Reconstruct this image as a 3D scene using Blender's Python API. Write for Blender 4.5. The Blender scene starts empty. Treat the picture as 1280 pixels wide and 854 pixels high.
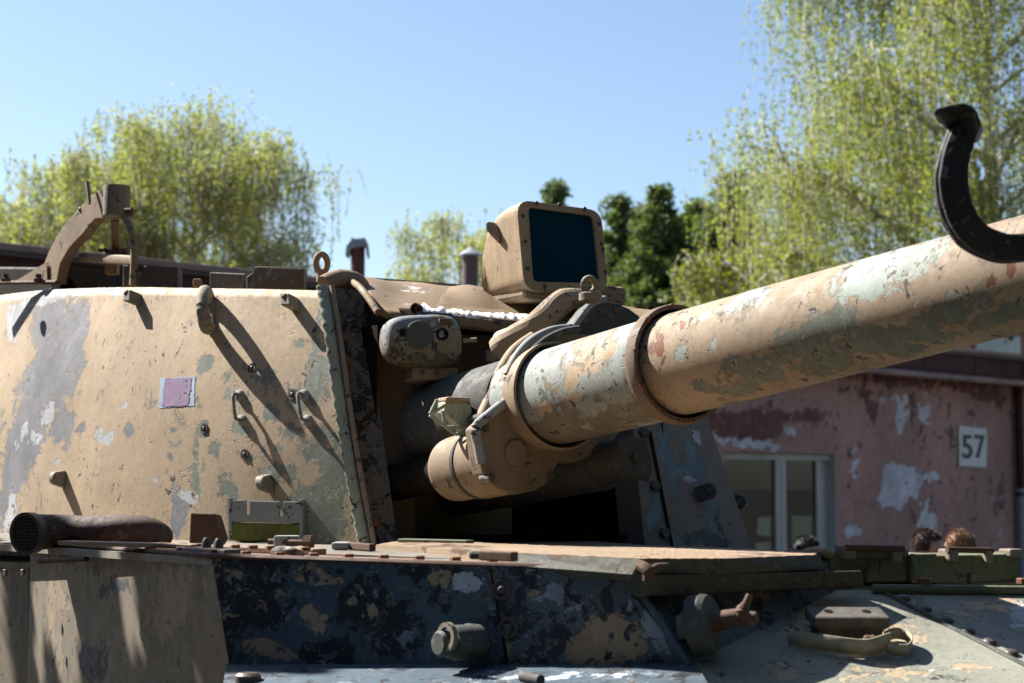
import bpy, bmesh, math, random
import numpy as np
from mathutils import Vector, Matrix, Quaternion
from mathutils import noise as mnoise
R = math.radians
random.seed(7)
rng = np.random.default_rng(11)
V = Vector
scene = bpy.context.scene
COL = scene.collection

# ------------------------------------------------------------------ camera
FPX, CX, CY, HC = 2200.0, 640.0, 427.0, 2.1
TILT = math.atan(178 / FPX)
cam_data = bpy.data.cameras.new('camera')
cam = bpy.data.objects.new('camera', cam_data)
COL.objects.link(cam)
cam.location = (0, 0, HC)
cam.rotation_euler = (R(90) + TILT, 0, 0)
cam_data.sensor_width = 36
cam_data.lens = 36 * FPX / 1280
cam_data.clip_start = 0.05
cam_data.clip_end = 3000
cam_data.dof.use_dof = True
cam_data.dof.focus_distance = 5.2
cam_data.dof.aperture_fstop = 4.8
scene.camera = cam

# ------------------------------------------------------------------ sky and sun
SUN_TRAVEL = V((0.615, -0.39, -0.685)).normalized()
SUN_EL = math.asin(-SUN_TRAVEL.z)
SUN_AZ = math.atan2(-SUN_TRAVEL.x, -SUN_TRAVEL.y)          # clockwise from +Y
world = bpy.data.worlds.new('World')
scene.world = world
world.use_nodes = True
wn = world.node_tree
bg = wn.nodes['Background']
sky = wn.nodes.new('ShaderNodeTexSky')
sky.sky_type = 'NISHITA'
sky.sun_disc = False
sky.sun_elevation = SUN_EL
sky.sun_rotation = SUN_AZ
sky.altitude = 100
sky.air_density = 1.0
sky.dust_density = 0.9
sky.ozone_density = 3.0
wn.links.new(sky.outputs[0], bg.inputs[0])
bg.inputs[1].default_value = 0.058
sun_data = bpy.data.lights.new('sun', 'SUN')
sun_data.energy = 5.0
sun_data.angle = R(0.53)
sun_data.color = (1.0, 0.955, 0.89)
sun = bpy.data.objects.new('sun', sun_data)
COL.objects.link(sun)
sun.rotation_euler = SUN_TRAVEL.to_track_quat('-Z', 'Y').to_euler()
sun.location = (-20, -5, 30)
scene.view_settings.view_transform = 'Standard'
scene.view_settings.look = 'None'
scene.view_settings.exposure = 1.55
scene.view_settings.gamma = 1.0
scene.view_settings.use_curve_mapping = False
scene.render.engine = 'CYCLES'
scene.cycles.use_denoising = True
scene.cycles.max_bounces = 6
scene.cycles.diffuse_bounces = 2
scene.cycles.transparent_max_bounces = 12

# ------------------------------------------------------------------ measuring helpers
_c, _s = math.cos(TILT), math.sin(TILT)
CAM = V((0, 0, HC))
def ray(px, py):
    u = (px - CX) / FPX; v = (CY - py) / FPX
    return V((u, _c - v * _s, _s + v * _c))
def P(px, py, D):
    r = ray(px, py); return CAM + r * (D / r.y)
def PZ(px, py, z):
    r = ray(px, py); return CAM + r * ((z - HC) / r.z)
def PP(px, py, p0, n):
    r = ray(px, py); return CAM + r * ((p0 - CAM).dot(n) / r.dot(n))
def proj(p):
    d = p - CAM
    zc = d.y * _c + d.z * _s; yc = -d.y * _s + d.z * _c
    return (CX + FPX * d.x / zc, CY - FPX * yc / zc)

# ------------------------------------------------------------------ material helpers
class NT:
    def __init__(s, name):
        s.m = bpy.data.materials.new(name); s.m.use_nodes = True
        s.t = s.m.node_tree; s.bsdf = s.t.nodes['Principled BSDF']; s.out = s.t.nodes['Material Output']
        s.tc = None
    def put(s, sock, v):
        if isinstance(v, bpy.types.NodeSocket): s.t.links.new(v, sock)
        elif v is not None:
            if isinstance(v, (tuple, list)) and len(v) == 3 and sock.type == 'RGBA': v = (*v, 1)
            sock.default_value = v
    def coord(s, scale=(1, 1, 1), rot=(0, 0, 0), which='Object'):
        if s.tc is None: s.tc = s.t.nodes.new('ShaderNodeTexCoord')
        mp = s.t.nodes.new('ShaderNodeMapping')
        s.t.links.new(s.tc.outputs[which], mp.inputs[0])
        mp.inputs['Scale'].default_value = scale; mp.inputs['Rotation'].default_value = rot
        return mp.outputs[0]
    def noise(s, scale, detail=6, rough=0.6, dist=0.0, vec=None):
        n = s.t.nodes.new('ShaderNodeTexNoise')
        n.inputs['Scale'].default_value = scale; n.inputs['Detail'].default_value = detail
        n.inputs['Roughness'].default_value = rough; n.inputs['Distortion'].default_value = dist
        s.t.links.new(vec if vec is not None else s.coord(), n.inputs['Vector'])
        return n.outputs['Fac']
    def voro(s, scale, vec=None, feature='F1'):
        n = s.t.nodes.new('ShaderNodeTexVoronoi'); n.feature = feature
        n.inputs['Scale'].default_value = scale
        s.t.links.new(vec if vec is not None else s.coord(), n.inputs['Vector'])
        return n.outputs['Distance']
    def math(s, op, a, b=None, clamp=False):
        n = s.t.nodes.new('ShaderNodeMath'); n.operation = op; n.use_clamp = clamp
        s.put(n.inputs[0], a); s.put(n.inputs[1], b); return n.outputs[0]
    def ramp(s, v, lo, hi, a=0.0, b=1.0):
        n = s.t.nodes.new('ShaderNodeMapRange'); n.clamp = True
        s.put(n.inputs['Value'], v); n.inputs['From Min'].default_value = lo; n.inputs['From Max'].default_value = hi
        n.inputs['To Min'].default_value = a; n.inputs['To Max'].default_value = b
        return n.outputs[0]
    def mix(s, f, a, b, mode='MIX'):
        n = s.t.nodes.new('ShaderNodeMixRGB'); n.blend_type = mode
        s.put(n.inputs[0], f); s.put(n.inputs[1], a); s.put(n.inputs[2], b); return n.outputs[0]
    def bump(s, h, strength=0.3, dist=0.003, normal=None):
        n = s.t.nodes.new('ShaderNodeBump'); n.inputs['Strength'].default_value = strength
        n.inputs['Distance'].default_value = dist
        s.put(n.inputs['Height'], h)
        if normal is not None: s.t.links.new(normal, n.inputs['Normal'])
        return n.outputs[0]
    def attr(s, name):
        n = s.t.nodes.new('ShaderNodeAttribute'); n.attribute_name = name
        sp = s.t.nodes.new('ShaderNodeSeparateColor'); s.t.links.new(n.outputs['Color'], sp.inputs[0])
        return sp.outputs
    def fin(s, col=None, rough=0.7, normal=None, metal=0.0, spec=None):
        b = s.bsdf
        s.put(b.inputs['Base Color'], col); s.put(b.inputs['Roughness'], rough); s.put(b.inputs['Metallic'], metal)
        if normal is not None: s.t.links.new(normal, b.inputs['Normal'])
        if spec is not None: s.put(b.inputs['Specular IOR Level'], spec)
        return s.m

def camo(name, base, layers, var=0.25, streak=0.25, rust=0.0, chips=0.0, rough=0.72, bumpy=1.0, sc=1.0, seed=0.0, grime=0.35, specks=()):
    """weathered military paint. layers: (colour, field channel or None, bias, amp, noise scale)"""
    m = NT(name)
    off = m.t.nodes.new('ShaderNodeVectorMath'); off.operation = 'ADD'
    m.t.links.new(m.coord(), off.inputs[0]); off.inputs[1].default_value = (seed * 3.1, seed * 1.7, seed * 2.3)
    vec = off.outputs[0]
    fields = m.attr('paint')
    n1 = m.noise(2.2 * sc, 5, 0.62, 0.0, vec)
    n2 = m.noise(24 * sc, 5, 0.72, 0.0, vec)
    n3 = m.noise(6.5 * sc, 6, 0.7, 0.0, vec)
    col = m.mix(m.ramp(n1, 0.35, 0.68), base, tuple(c * (1 - var) for c in base))
    col = m.mix(m.ramp(n2, 0.42, 0.78, 0, 0.9 * var), col, tuple(c * 0.6 for c in base))
    h = m.math('MULTIPLY', n2, 0.3)
    for i, (c, ch, bias, amp, ns) in enumerate(layers):
        if ch is not None: amp = amp * 1.55
        nn = m.noise(ns * (1.3 if ch is not None else 1), 8, 0.7, 0.4, vec)
        nf = m.noise(ns * 6, 4, 0.75, 0.0, vec)
        v = m.math('ADD', m.math('MULTIPLY', m.math('SUBTRACT', nn, 0.5), amp), bias)
        v = m.math('ADD', v, m.math('MULTIPLY', m.math('SUBTRACT', nf, 0.5), amp * 0.38))
        if ch is not None: v = m.math('ADD', v, fields[ch])
        mk = m.ramp(v, 0.49, 0.51)
        edge = m.ramp(m.math('ABSOLUTE', m.math('SUBTRACT', v, 0.475)), 0.0, 0.022, 0.55, 0.0)
        tone = m.mix(m.ramp(n3, 0.3, 0.7), tuple(x * 0.62 for x in c), tuple(min(1, x * 1.22) for x in c))
        col = m.mix(edge, col, tuple(x * 0.25 for x in base))  # dark rim paints in the thin shadow at flake edges
        col = m.mix(mk, col, tone)
        h = m.math('SUBTRACT', h, m.math('MULTIPLY', mk, 0.6))
    if chips > 0:
        nc = m.noise(30 * sc, 4, 0.65, 0.6, vec)
        cv = m.math('ADD', nc, m.math('MULTIPLY', m.math('SUBTRACT', n3, 0.5), 0.42))
        t0 = 0.69 - chips * 0.14
        mk = m.ramp(cv, t0, t0 + 0.012)
        col = m.mix(m.ramp(cv, t0 - 0.035, t0 - 0.03, 0, 0.8), col, tuple(0.5 * x + 0.12 for x in base))
        col = m.mix(mk, col, m.mix(n2, (0.02, 0.02, 0.022), (0.11, 0.075, 0.055))); h = m.math('SUBTRACT', h, m.math('MULTIPLY', mk, 0.8))
        vo = m.t.nodes.new('ShaderNodeTexVoronoi'); vo.feature = 'DISTANCE_TO_EDGE'; vo.inputs['Scale'].default_value = 7 * sc
        dv = m.t.nodes.new('ShaderNodeMixRGB'); dv.inputs[0].default_value = 0.22
        nz = m.t.nodes.new('ShaderNodeTexNoise'); nz.inputs['Scale'].default_value = 9 * sc; nz.inputs['Detail'].default_value = 3
        m.t.links.new(vec, nz.inputs['Vector']); m.t.links.new(vec, dv.inputs[1]); m.t.links.new(nz.outputs['Color'], dv.inputs[2])
        m.t.links.new(dv.outputs[0], vo.inputs['Vector'])
        crack = m.math('MULTIPLY', m.ramp(vo.outputs['Distance'], 0.0, 0.012, 1, 0), m.ramp(n3, 0.53, 0.6, 0, min(1.0, chips * 2)))
        col = m.mix(m.math('MULTIPLY', crack, 0.75), col, tuple(x * 0.2 for x in base)); h = m.math('SUBTRACT', h, m.math('MULTIPLY', crack, 0.7))
    for (c_, th_, ns_, keep) in specks:
        sp_ = m.noise(ns_, 6, 0.68, 0.7, vec)
        vv = m.math('ADD', sp_, m.math('MULTIPLY', m.math('SUBTRACT', n1 if keep else n3, 0.5), 0.55))
        mk = m.ramp(vv, th_, th_ + 0.012)
        col = m.mix(m.ramp(vv, th_ - 0.02, th_ - 0.012, 0, 0.45), col, tuple(x * 0.3 for x in base))  # specks get a painted shadow rim too
        col = m.mix(mk, col, m.mix(n2, tuple(x * .6 for x in c_), tuple(x * 1.25 for x in c_)))
        h = m.math('SUBTRACT', h, m.math('MULTIPLY', mk, 0.55))
    if rust > 0:
        nr = m.noise(7 * sc, 9, 0.7, 0.5, vec)
        mk = m.ramp(nr, 0.66 - rust * 0.25, 0.74 - rust * 0.25, 0, 0.9)
        col = m.mix(mk, col, m.mix(n2, (0.10, 0.035, 0.015), (0.22, 0.09, 0.035)))
    if grime > 0:
        gz = m.noise(1.3 * sc, 6, 0.7, 0.0, vec)
        col = m.mix(m.ramp(gz, 0.46, 0.72, 0, grime), col, m.mix(1.0, col, (0.45, 0.40, 0.35), 'MULTIPLY'))
        fg = m.noise(70 * sc, 3, 0.8, 0, vec)
        col = m.mix(m.ramp(fg, 0.5, 0.75, 0, grime), col, m.mix(1.0, col, (0.5, 0.46, 0.42), 'MULTIPLY'))
    if streak > 0:
        st = m.noise(1.0, 4, 0.65, 0.0, m.coord((22, 22, 1.6)))
        col = m.mix(m.ramp(st, 0.48, 0.75, 0, streak), col, (0.10, 0.085, 0.065))
    ro = m.ramp(n2, 0.3, 0.7, rough - 0.12, min(1, rough + 0.18))
    nrm = m.bump(h, 0.6 * bumpy, 0.005)
    return m.fin(col, ro, nrm, 0.0, 0.35)

def plain(name, col, rough=0.6, var=0.25, metal=0.0, scale=12, bump=0.2, spec=None):
    m = NT(name)
    n = m.noise(scale, 7, 0.65)
    c = m.mix(m.ramp(n, 0.3, 0.7), tuple(x * (1 - var) for x in col), tuple(min(1, x * (1 + var)) for x in col))
    return m.fin(c, m.ramp(n, 0.3, 0.7, max(0.02, rough - 0.1), min(1, rough + 0.1)), m.bump(m.noise(scale * 5, 5), bump, 0.003), metal, spec)

TAN = (0.47, 0.355, 0.235)
TAND = (0.34, 0.245, 0.15)
GREYB = (0.20, 0.205, 0.225)
GREEN = (0.19, 0.215, 0.175)
PALEG = (0.40, 0.45, 0.41)
WHITE = (0.44, 0.46, 0.49)
DARK = (0.045, 0.048, 0.055)

M = {}
M['turret'] = camo('turret_paint', TAN, [(GREYB, 0, 0, 0.75, 5), (GREEN, 1, 0.02, 0.95, 9), (WHITE, 2, 0, 0.8, 7)], var=0.22, streak=0.2, chips=0.22, grime=.5, specks=[((0.24, 0.22, 0.17), .665, 11, True), ((0.30, 0.31, 0.31), .715, 20, False)])
M['front_strip'] = camo('rough_dark_cast_paint', (0.13, 0.11, 0.085), [((0.26, 0.225, 0.17), None, 0.08, 0.9, 12), ((0.16, 0.065, 0.035), None, 0.05, 1.0, 14)], bumpy=3.0, rough=0.6, chips=0.7, specks=[((0.03, 0.028, 0.024), .56, 16, False)])
M['weld'] = camo('pale_green_weld_paint', (0.33, 0.36, 0.27), [(TAN, None, 0.06, 1.0, 14)], chips=0.4, bumpy=2.0)
M['roof'] = camo('weathered_brown_roof_paint', (0.27, 0.185, 0.105), [((0.16, 0.105, 0.055), None, 0.12, 0.9, 5), ((0.55, 0.52, 0.46), 2, 0.0, 0.8, 9)], var=0.4, chips=0.3)
M['cheek'] = camo('grey_cheek_paint', (0.24, 0.205, 0.185), [((0.17, 0.25, 0.29), 0, 0.06, 0.8, 7), ((0.085, 0.105, 0.105), 1, 0.0, 0.9, 9), ((0.5, 0.5, 0.56), 2, 0, 0.7, 9)], chips=0.2)
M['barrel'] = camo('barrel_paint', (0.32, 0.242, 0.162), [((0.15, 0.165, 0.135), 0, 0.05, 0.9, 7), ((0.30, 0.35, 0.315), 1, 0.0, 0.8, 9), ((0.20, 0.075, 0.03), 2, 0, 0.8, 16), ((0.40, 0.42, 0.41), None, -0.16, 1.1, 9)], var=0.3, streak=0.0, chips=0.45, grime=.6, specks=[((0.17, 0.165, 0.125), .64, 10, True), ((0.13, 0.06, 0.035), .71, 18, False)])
M['jacket'] = camo('jacket_paint', (0.29, 0.315, 0.29), [((0.22, 0.255, 0.215), None, 0.06, 1.0, 8), ((0.40, 0.285, 0.175), 0, 0.0, 0.8, 7), ((0.17, 0.145, 0.10), 1, 0, 0.7, 6)], var=0.2, streak=0.0, chips=0.5, grime=.55, specks=[((0.20, 0.165, 0.11), .64, 12, True), ((0.10, 0.11, 0.10), .66, 22, False)])
M['tan_part'] = camo('tan_fitting_paint', (0.31, 0.225, 0.145), [((0.20, 0.175, 0.13), None, 0.02, 0.9, 9)], var=0.3, chips=0.45, streak=0.15, grime=.55, specks=[((0.10, 0.075, 0.055), .68, 22, False)])
M['tan_plate'] = camo('tan_cradle_paint', (0.25, 0.18, 0.115), [((0.17, 0.14, 0.11), 0, 0.0, 0.9, 9)], var=0.3, chips=0.3, streak=0.1)
M['collar'] = camo('dark_brown_collar_paint', (0.165, 0.11, 0.072), [((0.09, 0.055, 0.036), None, 0.05, 0.9, 10)], var=0.3, chips=0.45, rust=.1)
M['sight'] = camo('tan_sight_paint', (0.42, 0.305, 0.19), [((0.27, 0.24, 0.17), None, -0.06, 0.9, 8)], var=0.2, chips=0.2, streak=0.3, grime=.5, bumpy=1.4)
M['chip_edge'] = camo('chipped_pale_edge_paint', (0.29, 0.30, 0.285), [(TAND, None, 0.08, 1.0, 12), ((0.1, 0.1, 0.1), None, 0.0, 1.0, 14)], chips=0.5)
M['greydark'] = camo('dark_grey_green_paint', (0.07, 0.072, 0.066), [((0.16, 0.16, 0.155), None, 0.03, 0.9, 8), ((0.17, 0.13, 0.09), None, 0.0, 0.9, 10)], chips=0.2)
M['brownguard'] = camo('dark_brown_guard_paint', (0.085, 0.07, 0.058), [((0.15, 0.13, 0.11), None, 0.0, 0.8, 12)], var=0.2, chips=0.1)
M['lug'] = camo('lug_paint', (0.24, 0.20, 0.145), [((0.36, 0.35, 0.33), None, 0.06, 1.0, 18), ((0.07, 0.07, 0.06), None, 0.02, 1.0, 14)], chips=0.4)
M['bolt'] = plain('bolt_steel_brown', (0.075, 0.06, 0.05), 0.5, 0.4, 0.2, 60)
M['rustbolt'] = plain('rusty_bolt_steel', (0.15, 0.06, 0.03), 0.7, 0.5, 0.1, 60)
M['rust'] = camo('rusty_steel', (0.105, 0.055, 0.034), [((0.055, 0.025, 0.016), None, 0.08, 0.9, 9), ((0.28, 0.22, 0.17), None, -0.02, 0.9, 11)], rough=0.75)
M['brownpipe'] = camo('brown_heat_stained_steel', (0.085, 0.046, 0.033), [((0.15, 0.085, 0.06), None, 0.08, 0.8, 9)], rough=0.68, var=0.4, streak=0, chips=.4, bumpy=1.6, specks=[((0.04, 0.022, 0.016), .62, 20, False)])
M['hull_side'] = camo('hull_side_paint', (0.19, 0.155, 0.11), [((0.105, 0.10, 0.078), None, 0.06, 0.6, 3), ((0.04, 0.045, 0.06), 0, 0.0, 0.8, 9), ((0.25, 0.195, 0.13), 1, 0, 0.7, 4)], streak=0.6, chips=0.3, sc=1.2, specks=[((0.035, 0.037, 0.042), .66, 14, False)])
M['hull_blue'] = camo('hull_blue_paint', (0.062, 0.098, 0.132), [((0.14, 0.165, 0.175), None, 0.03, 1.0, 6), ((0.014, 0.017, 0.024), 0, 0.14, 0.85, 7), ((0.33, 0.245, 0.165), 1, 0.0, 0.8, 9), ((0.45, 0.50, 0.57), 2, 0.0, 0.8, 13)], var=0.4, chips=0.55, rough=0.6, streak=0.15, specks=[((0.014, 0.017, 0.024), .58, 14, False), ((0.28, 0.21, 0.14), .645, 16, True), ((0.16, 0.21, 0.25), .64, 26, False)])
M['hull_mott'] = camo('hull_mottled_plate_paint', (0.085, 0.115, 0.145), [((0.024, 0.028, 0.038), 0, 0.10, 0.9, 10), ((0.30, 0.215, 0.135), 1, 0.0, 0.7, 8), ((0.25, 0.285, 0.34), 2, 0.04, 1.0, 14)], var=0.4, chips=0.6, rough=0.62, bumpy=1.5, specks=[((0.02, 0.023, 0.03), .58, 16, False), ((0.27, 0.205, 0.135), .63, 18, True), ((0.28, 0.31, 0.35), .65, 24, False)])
M['glacis'] = camo('glacis_paint', (0.30, 0.305, 0.245), [((0.46, 0.35, 0.235), 0, 0.04, 0.8, 6), ((0.235, 0.25, 0.215), None, 0.05, 0.9, 5), ((0.52, 0.53, 0.52), 2, -0.05, 1.0, 9)], var=0.3, chips=0.3, streak=0, grime=.65, specks=[((0.40, 0.315, 0.21), .625, 9, True), ((0.13, 0.14, 0.13), .66, 16, False), ((0.42, 0.42, 0.40), .70, 14, False)])
M['deck'] = camo('deck_paint', (0.20, 0.175, 0.14), [((0.22, 0.11, 0.06), 0, 0.05, 0.9, 9), ((0.25, 0.25, 0.23), None, 0.05, 0.9, 6)], chips=0.4, rust=0.2, streak=0)
M['hatch'] = camo('worn_rusty_hatch_top', (0.29, 0.205, 0.13), [((0.30, 0.17, 0.09), None, 0.06, 0.9, 9), ((0.12, 0.07, 0.045), 0, 0, 0.9, 9)], chips=0.3, streak=0)
M['hatch_edge'] = camo('dark_hatch_edge_paint', (0.075, 0.072, 0.055), [((0.12, 0.05, 0.03), 0, 0.12, 0.9, 9), ((0.17, 0.175, 0.165), None, 0.03, 1.0, 9)], chips=0.6, rust=0.3, bumpy=1.8, specks=[((0.22, 0.19, 0.14), .66, 16, True)])
M['olive'] = camo('olive_box_paint', (0.135, 0.145, 0.085), [((0.21, 0.19, 0.12), None, 0.02, 0.9, 9), ((0.06, 0.065, 0.045), None, 0.05, 0.9, 12)], chips=0.3, rust=0.05)
M['moss'] = plain('mossy_olive_wood', (0.10, 0.105, 0.02), 0.9, 0.5, 0, 14)
M['blackmetal'] = camo('black_worn_casting', (0.018, 0.016, 0.015), [((0.065, 0.042, 0.03), None, 0.1, 0.8, 9), ((0.10, 0.11, 0.11), None, -0.1, 1.0, 14)], rough=0.58, bumpy=2.2, streak=0, chips=0.4, specks=[((0.07, 0.05, 0.038), .60, 14, True)])
M['black'] = plain('dark_interior_and_shade', (0.016, 0.013, 0.011), 0.9, 0.4, spec=0.05)  # near-black of the interior and gaps, also of parts coloured as shaded
M['inner_brown'] = camo('inner_brown_paint', (0.15, 0.105, 0.068), [((0.085, 0.062, 0.042), None, 0.05, 0.8, 5)], streak=0.3)
M['foam'] = plain('white_sealant_foam', (0.78, 0.77, 0.74), 0.9, 0.08, 0, 30, 0.6)
M['strap'] = plain('webbing_canvas_faded', (0.30, 0.275, 0.20), 0.95, 0.35, 0, 25, 0.6)
M['rubber'] = plain('dark_worn_wood_block', (0.085, 0.075, 0.062), 0.8, 0.5, 0, 20, 0.5)
M['purple'] = camo('faded_purple_paint', (0.30, 0.205, 0.335), [((0.36, 0.29, 0.30), None, 0.02, 0.9, 9)], var=0.2, streak=0.2, chips=0.5, grime=.5, specks=[((0.42, 0.32, 0.21), .67, 24, False)])
M['lightblue'] = camo('flaked_light_blue_paint', (0.36, 0.48, 0.62), [((0.33, 0.30, 0.22), None, 0.1, 1.0, 30)], var=0.15, streak=0)
g = NT('dark_blue_sight_glass')
gn = g.noise(3, 2)
M['glass'] = g.fin(g.mix(gn, (0.0006, 0.020, 0.042), (0.001, 0.034, 0.068)), g.ramp(g.noise(14, 5), .3, .7, .04, .16), None, 0.0, 0.12)

# ------------------------------------------------------------------ mesh helpers
def make(name, verts, faces, mat, parent=None, smooth=False, bevel=0.0, org=None, mats=None, midx=None, seg=2):
    if org is None: org = parent_origin(parent)
    me = bpy.data.meshes.new(name)
    me.from_pydata([tuple(V(v) - org) for v in verts], [], [tuple(f) for f in faces])
    me.update()
    o = bpy.data.objects.new(name, me)
    COL.objects.link(o)
    if mats:
        for mm in mats: me.materials.append(mm)
        for p, i in zip(me.polygons, midx): p.material_index = i
    elif mat is not None:
        me.materials.append(M[mat] if isinstance(mat, str) else mat)
    if smooth: me.polygons.foreach_set('use_smooth', [True] * len(me.polygons))
    if parent is not None: o.parent = parent
    else: o.location = org
    if bevel > 0:
        b = o.modifiers.new('bevel', 'BEVEL'); b.width = bevel; b.segments = seg; b.limit_method = 'ANGLE'; b.angle_limit = R(35)
        b.harden_normals = False
    return o
ORG = {}
def parent_origin(parent):
    if parent is None: return V((0, 0, 0))
    p = parent
    while p.parent is not None: p = p.parent
    return ORG.get(p.name, V(p.location))
def thing(name, label, cat, loc, group=None):
    o = bpy.data.objects.new(name, None); COL.objects.link(o)
    o.location = loc; o.empty_display_size = 0.3; o['label'] = label; o['category'] = cat
    if group: o['group'] = group
    ORG[o.name] = V(loc)
    return o
def tag(o, label, cat, group=None):
    o['label'] = label; o['category'] = cat
    if group: o['group'] = group
    return o
def fixn(o):
    bm = bmesh.new(); bm.from_mesh(o.data)
    bmesh.ops.recalc_face_normals(bm, faces=bm.faces); bm.to_mesh(o.data); bm.free(); return o

def grid(name, fn, nu, nv, mat, parent, smooth=False, flip=False, **k):
    vs = [fn(i / nu, j / nv) for j in range(nv + 1) for i in range(nu + 1)]
    fs = []
    for j in range(nv):
        for i in range(nu):
            a = j * (nu + 1) + i
            f = (a, a + 1, a + nu + 2, a + nu + 1)
            fs.append(f[::-1] if flip else f)
    return make(name, vs, fs, mat, parent, smooth, **k)
def bil(a, b, c, d):        # a bottom-left, b bottom-right, c top-right, d top-left
    a, b, c, d = V(a), V(b), V(c), V(d)
    return lambda u, v: (a * (1 - u) + b * u) * (1 - v) + (d * (1 - u) + c * u) * v
def slab(name, quad, thick, n, mat, parent, nu=30, nv=12, bevel=0.0, fn=None):
    """a plate: gridded front face, rim and back. n points to the front"""
    f = fn or bil(*quad); n = V(n).normalized()
    vs = [f(i / nu, j / nv) for j in range(nv + 1) for i in range(nu + 1)]
    fs = [(j * (nu + 1) + i, j * (nu + 1) + i + 1, (j + 1) * (nu + 1) + i + 1, (j + 1) * (nu + 1) + i) for j in range(nv) for i in range(nu)]
    per = [i for i in range(nu + 1)] + [j * (nu + 1) + nu for j in range(1, nv + 1)] + [nv * (nu + 1) + i for i in range(nu - 1, -1, -1)] + [j * (nu + 1) for j in range(nv - 1, 0, -1)]
    k0 = len(vs)
    vs += [vs[i] - n * thick for i in per]
    L = len(per)
    fs += [(per[i], k0 + i, k0 + (i + 1) % L, per[(i + 1) % L]) for i in range(L)]
    fs.append(tuple(k0 + i for i in range(L - 1, -1, -1)))
    return fixn(make(name, vs, fs, mat, parent, bevel=bevel))
def prism(name, pts, n, mat, parent, thick, bevel=0.0, smooth=False, both=False):
    n = V(n).normalized(); pts = [V(p) for p in pts]; L = len(pts)
    vs = [p + (n * thick / 2 if both else V((0, 0, 0))) for p in pts] + [p - n * (thick / 2 if both else thick) for p in pts]
    fs = [tuple(range(L)), tuple(range(2 * L - 1, L - 1, -1))] + [(i, L + i, L + (i + 1) % L, (i + 1) % L) for i in range(L)]
    return fixn(make(name, vs, fs, mat, parent, smooth, bevel))
def box(name, c, ax, dims, mat, parent, bevel=0.004):
    c = V(c); x, y, z = [V(a).normalized() * (d / 2) for a, d in zip(ax, dims)]
    vs = [c + x * sx + y * sy + z * sz for sz in (-1, 1) for sy in (-1, 1) for sx in (-1, 1)]
    fs = [(0, 2, 3, 1), (4, 5, 7, 6), (0, 1, 5, 4), (2, 6, 7, 3), (0, 4, 6, 2), (1, 3, 7, 5)]
    return fixn(make(name, vs, fs, mat, parent, False, bevel))
def frame_of(t, ref=V((0, 0, 1))):
    t = t.normalized()
    if abs(t.dot(ref)) > 0.96: ref = V((1, 0.2, 0))
    a = t.cross(ref).normalized(); b = a.cross(t).normalized(); return a, b
def tube(name, pts, rad, mat, parent, seg=12, cap=True, flat=1.0, smooth=True, ref=V((0, 0, 1)), closed=False, get=False):
    pts = [V(p) for p in pts]; n = len(pts)
    if not hasattr(rad, '__len__'): rad = [rad] * n
    vs, fs = [], []
    for i, p in enumerate(pts):
        if closed: t = pts[(i + 1) % n] - pts[i - 1]
        else: t = pts[min(i + 1, n - 1)] - pts[max(i - 1, 0)]
        a, b = frame_of(t, ref)
        for k in range(seg):
            th = 2 * math.pi * k / seg
            vs.append(p + (a * math.cos(th) + b * math.sin(th) * flat) * rad[i])
    for i in range(n if closed else n - 1):
        for k in range(seg):
            j = (i + 1) % n
            fs.append((i * seg + k, i * seg + (k + 1) % seg, j * seg + (k + 1) % seg, j * seg + k))
    if cap and not closed:
        fs.append(tuple(range(seg - 1, -1, -1))); fs.append(tuple((n - 1) * seg + k for k in range(seg)))
    if get: return vs, fs
    o = fixn(make(name, vs, fs, mat, parent, smooth))
    if smooth and cap: autosm(o)
    return o
def autosm(o, ang=40):
    me = o.data
    bm = bmesh.new(); bm.from_mesh(me)
    for e in bm.edges:
        e.smooth = not (len(e.link_faces) == 2 and e.calc_face_angle(0) > R(ang))
    bm.to_mesh(me); bm.free()
    return o
def lathe(name, o0, d, prof, mat, parent, seg=64, smooth=True, cap=True, sub=1):
    """prof: list of (s along d, radius)"""
    if o0 is R0: prof = [(p_[0] * KG, p_[1] * KG) for p_ in prof]
    o0 = V(o0); d = V(d).normalized(); a, b = frame_of(d)
    pr = []
    for i in range(len(prof) - 1):
        n = max(1, int(sub * abs(prof[i + 1][0] - prof[i][0]) / 0.02)) if sub > 1 else 1
        for k in range(n): pr.append([prof[i][q] + (prof[i + 1][q] - prof[i][q]) * k / n for q in (0, 1)])
    pr.append(prof[-1])
    vs, fs = [], []
    for s_, r_ in pr:
        for k in range(seg):
            th = 2 * math.pi * k / seg
            vs.append(o0 + d * s_ + (a * math.cos(th) + b * math.sin(th)) * r_)
    for i in range(len(pr) - 1):
        for k in range(seg):
            fs.append((i * seg + k, i * seg + (k + 1) % seg, (i + 1) * seg + (k + 1) % seg, (i + 1) * seg + k))
    if cap:
        fs.append(tuple(range(seg - 1, -1, -1))); fs.append(tuple((len(pr) - 1) * seg + k for k in range(seg)))
    ob = fixn(make(name, vs, fs, mat, parent, smooth))
    return autosm(ob, 30)
def disc(name, p, n, r, h, mat, parent, seg=24):
    return lathe(name, p, n, [(-0.01, r), (h * 0.75, r), (h, r * 0.88)], mat, parent, seg)
def catmull(pts, t):
    n = len(pts) - 1; x = min(max(t, 0), 1) * n; i = min(int(x), n - 1); f = x - i
    p0, p1, p2, p3 = pts[max(i - 1, 0)], pts[i], pts[i + 1], pts[min(i + 2, n)]
    return 0.5 * ((2 * p1) + (p2 - p0) * f + (2 * p0 - 5 * p1 + 4 * p2 - p3) * f * f + (3 * p1 - p0 - 3 * p2 + p3) * f ** 3)
def smooth_path(pts, n):
    pts = [V(p) for p in pts]; return [catmull(pts, i / n) for i in range(n + 1)]
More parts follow.
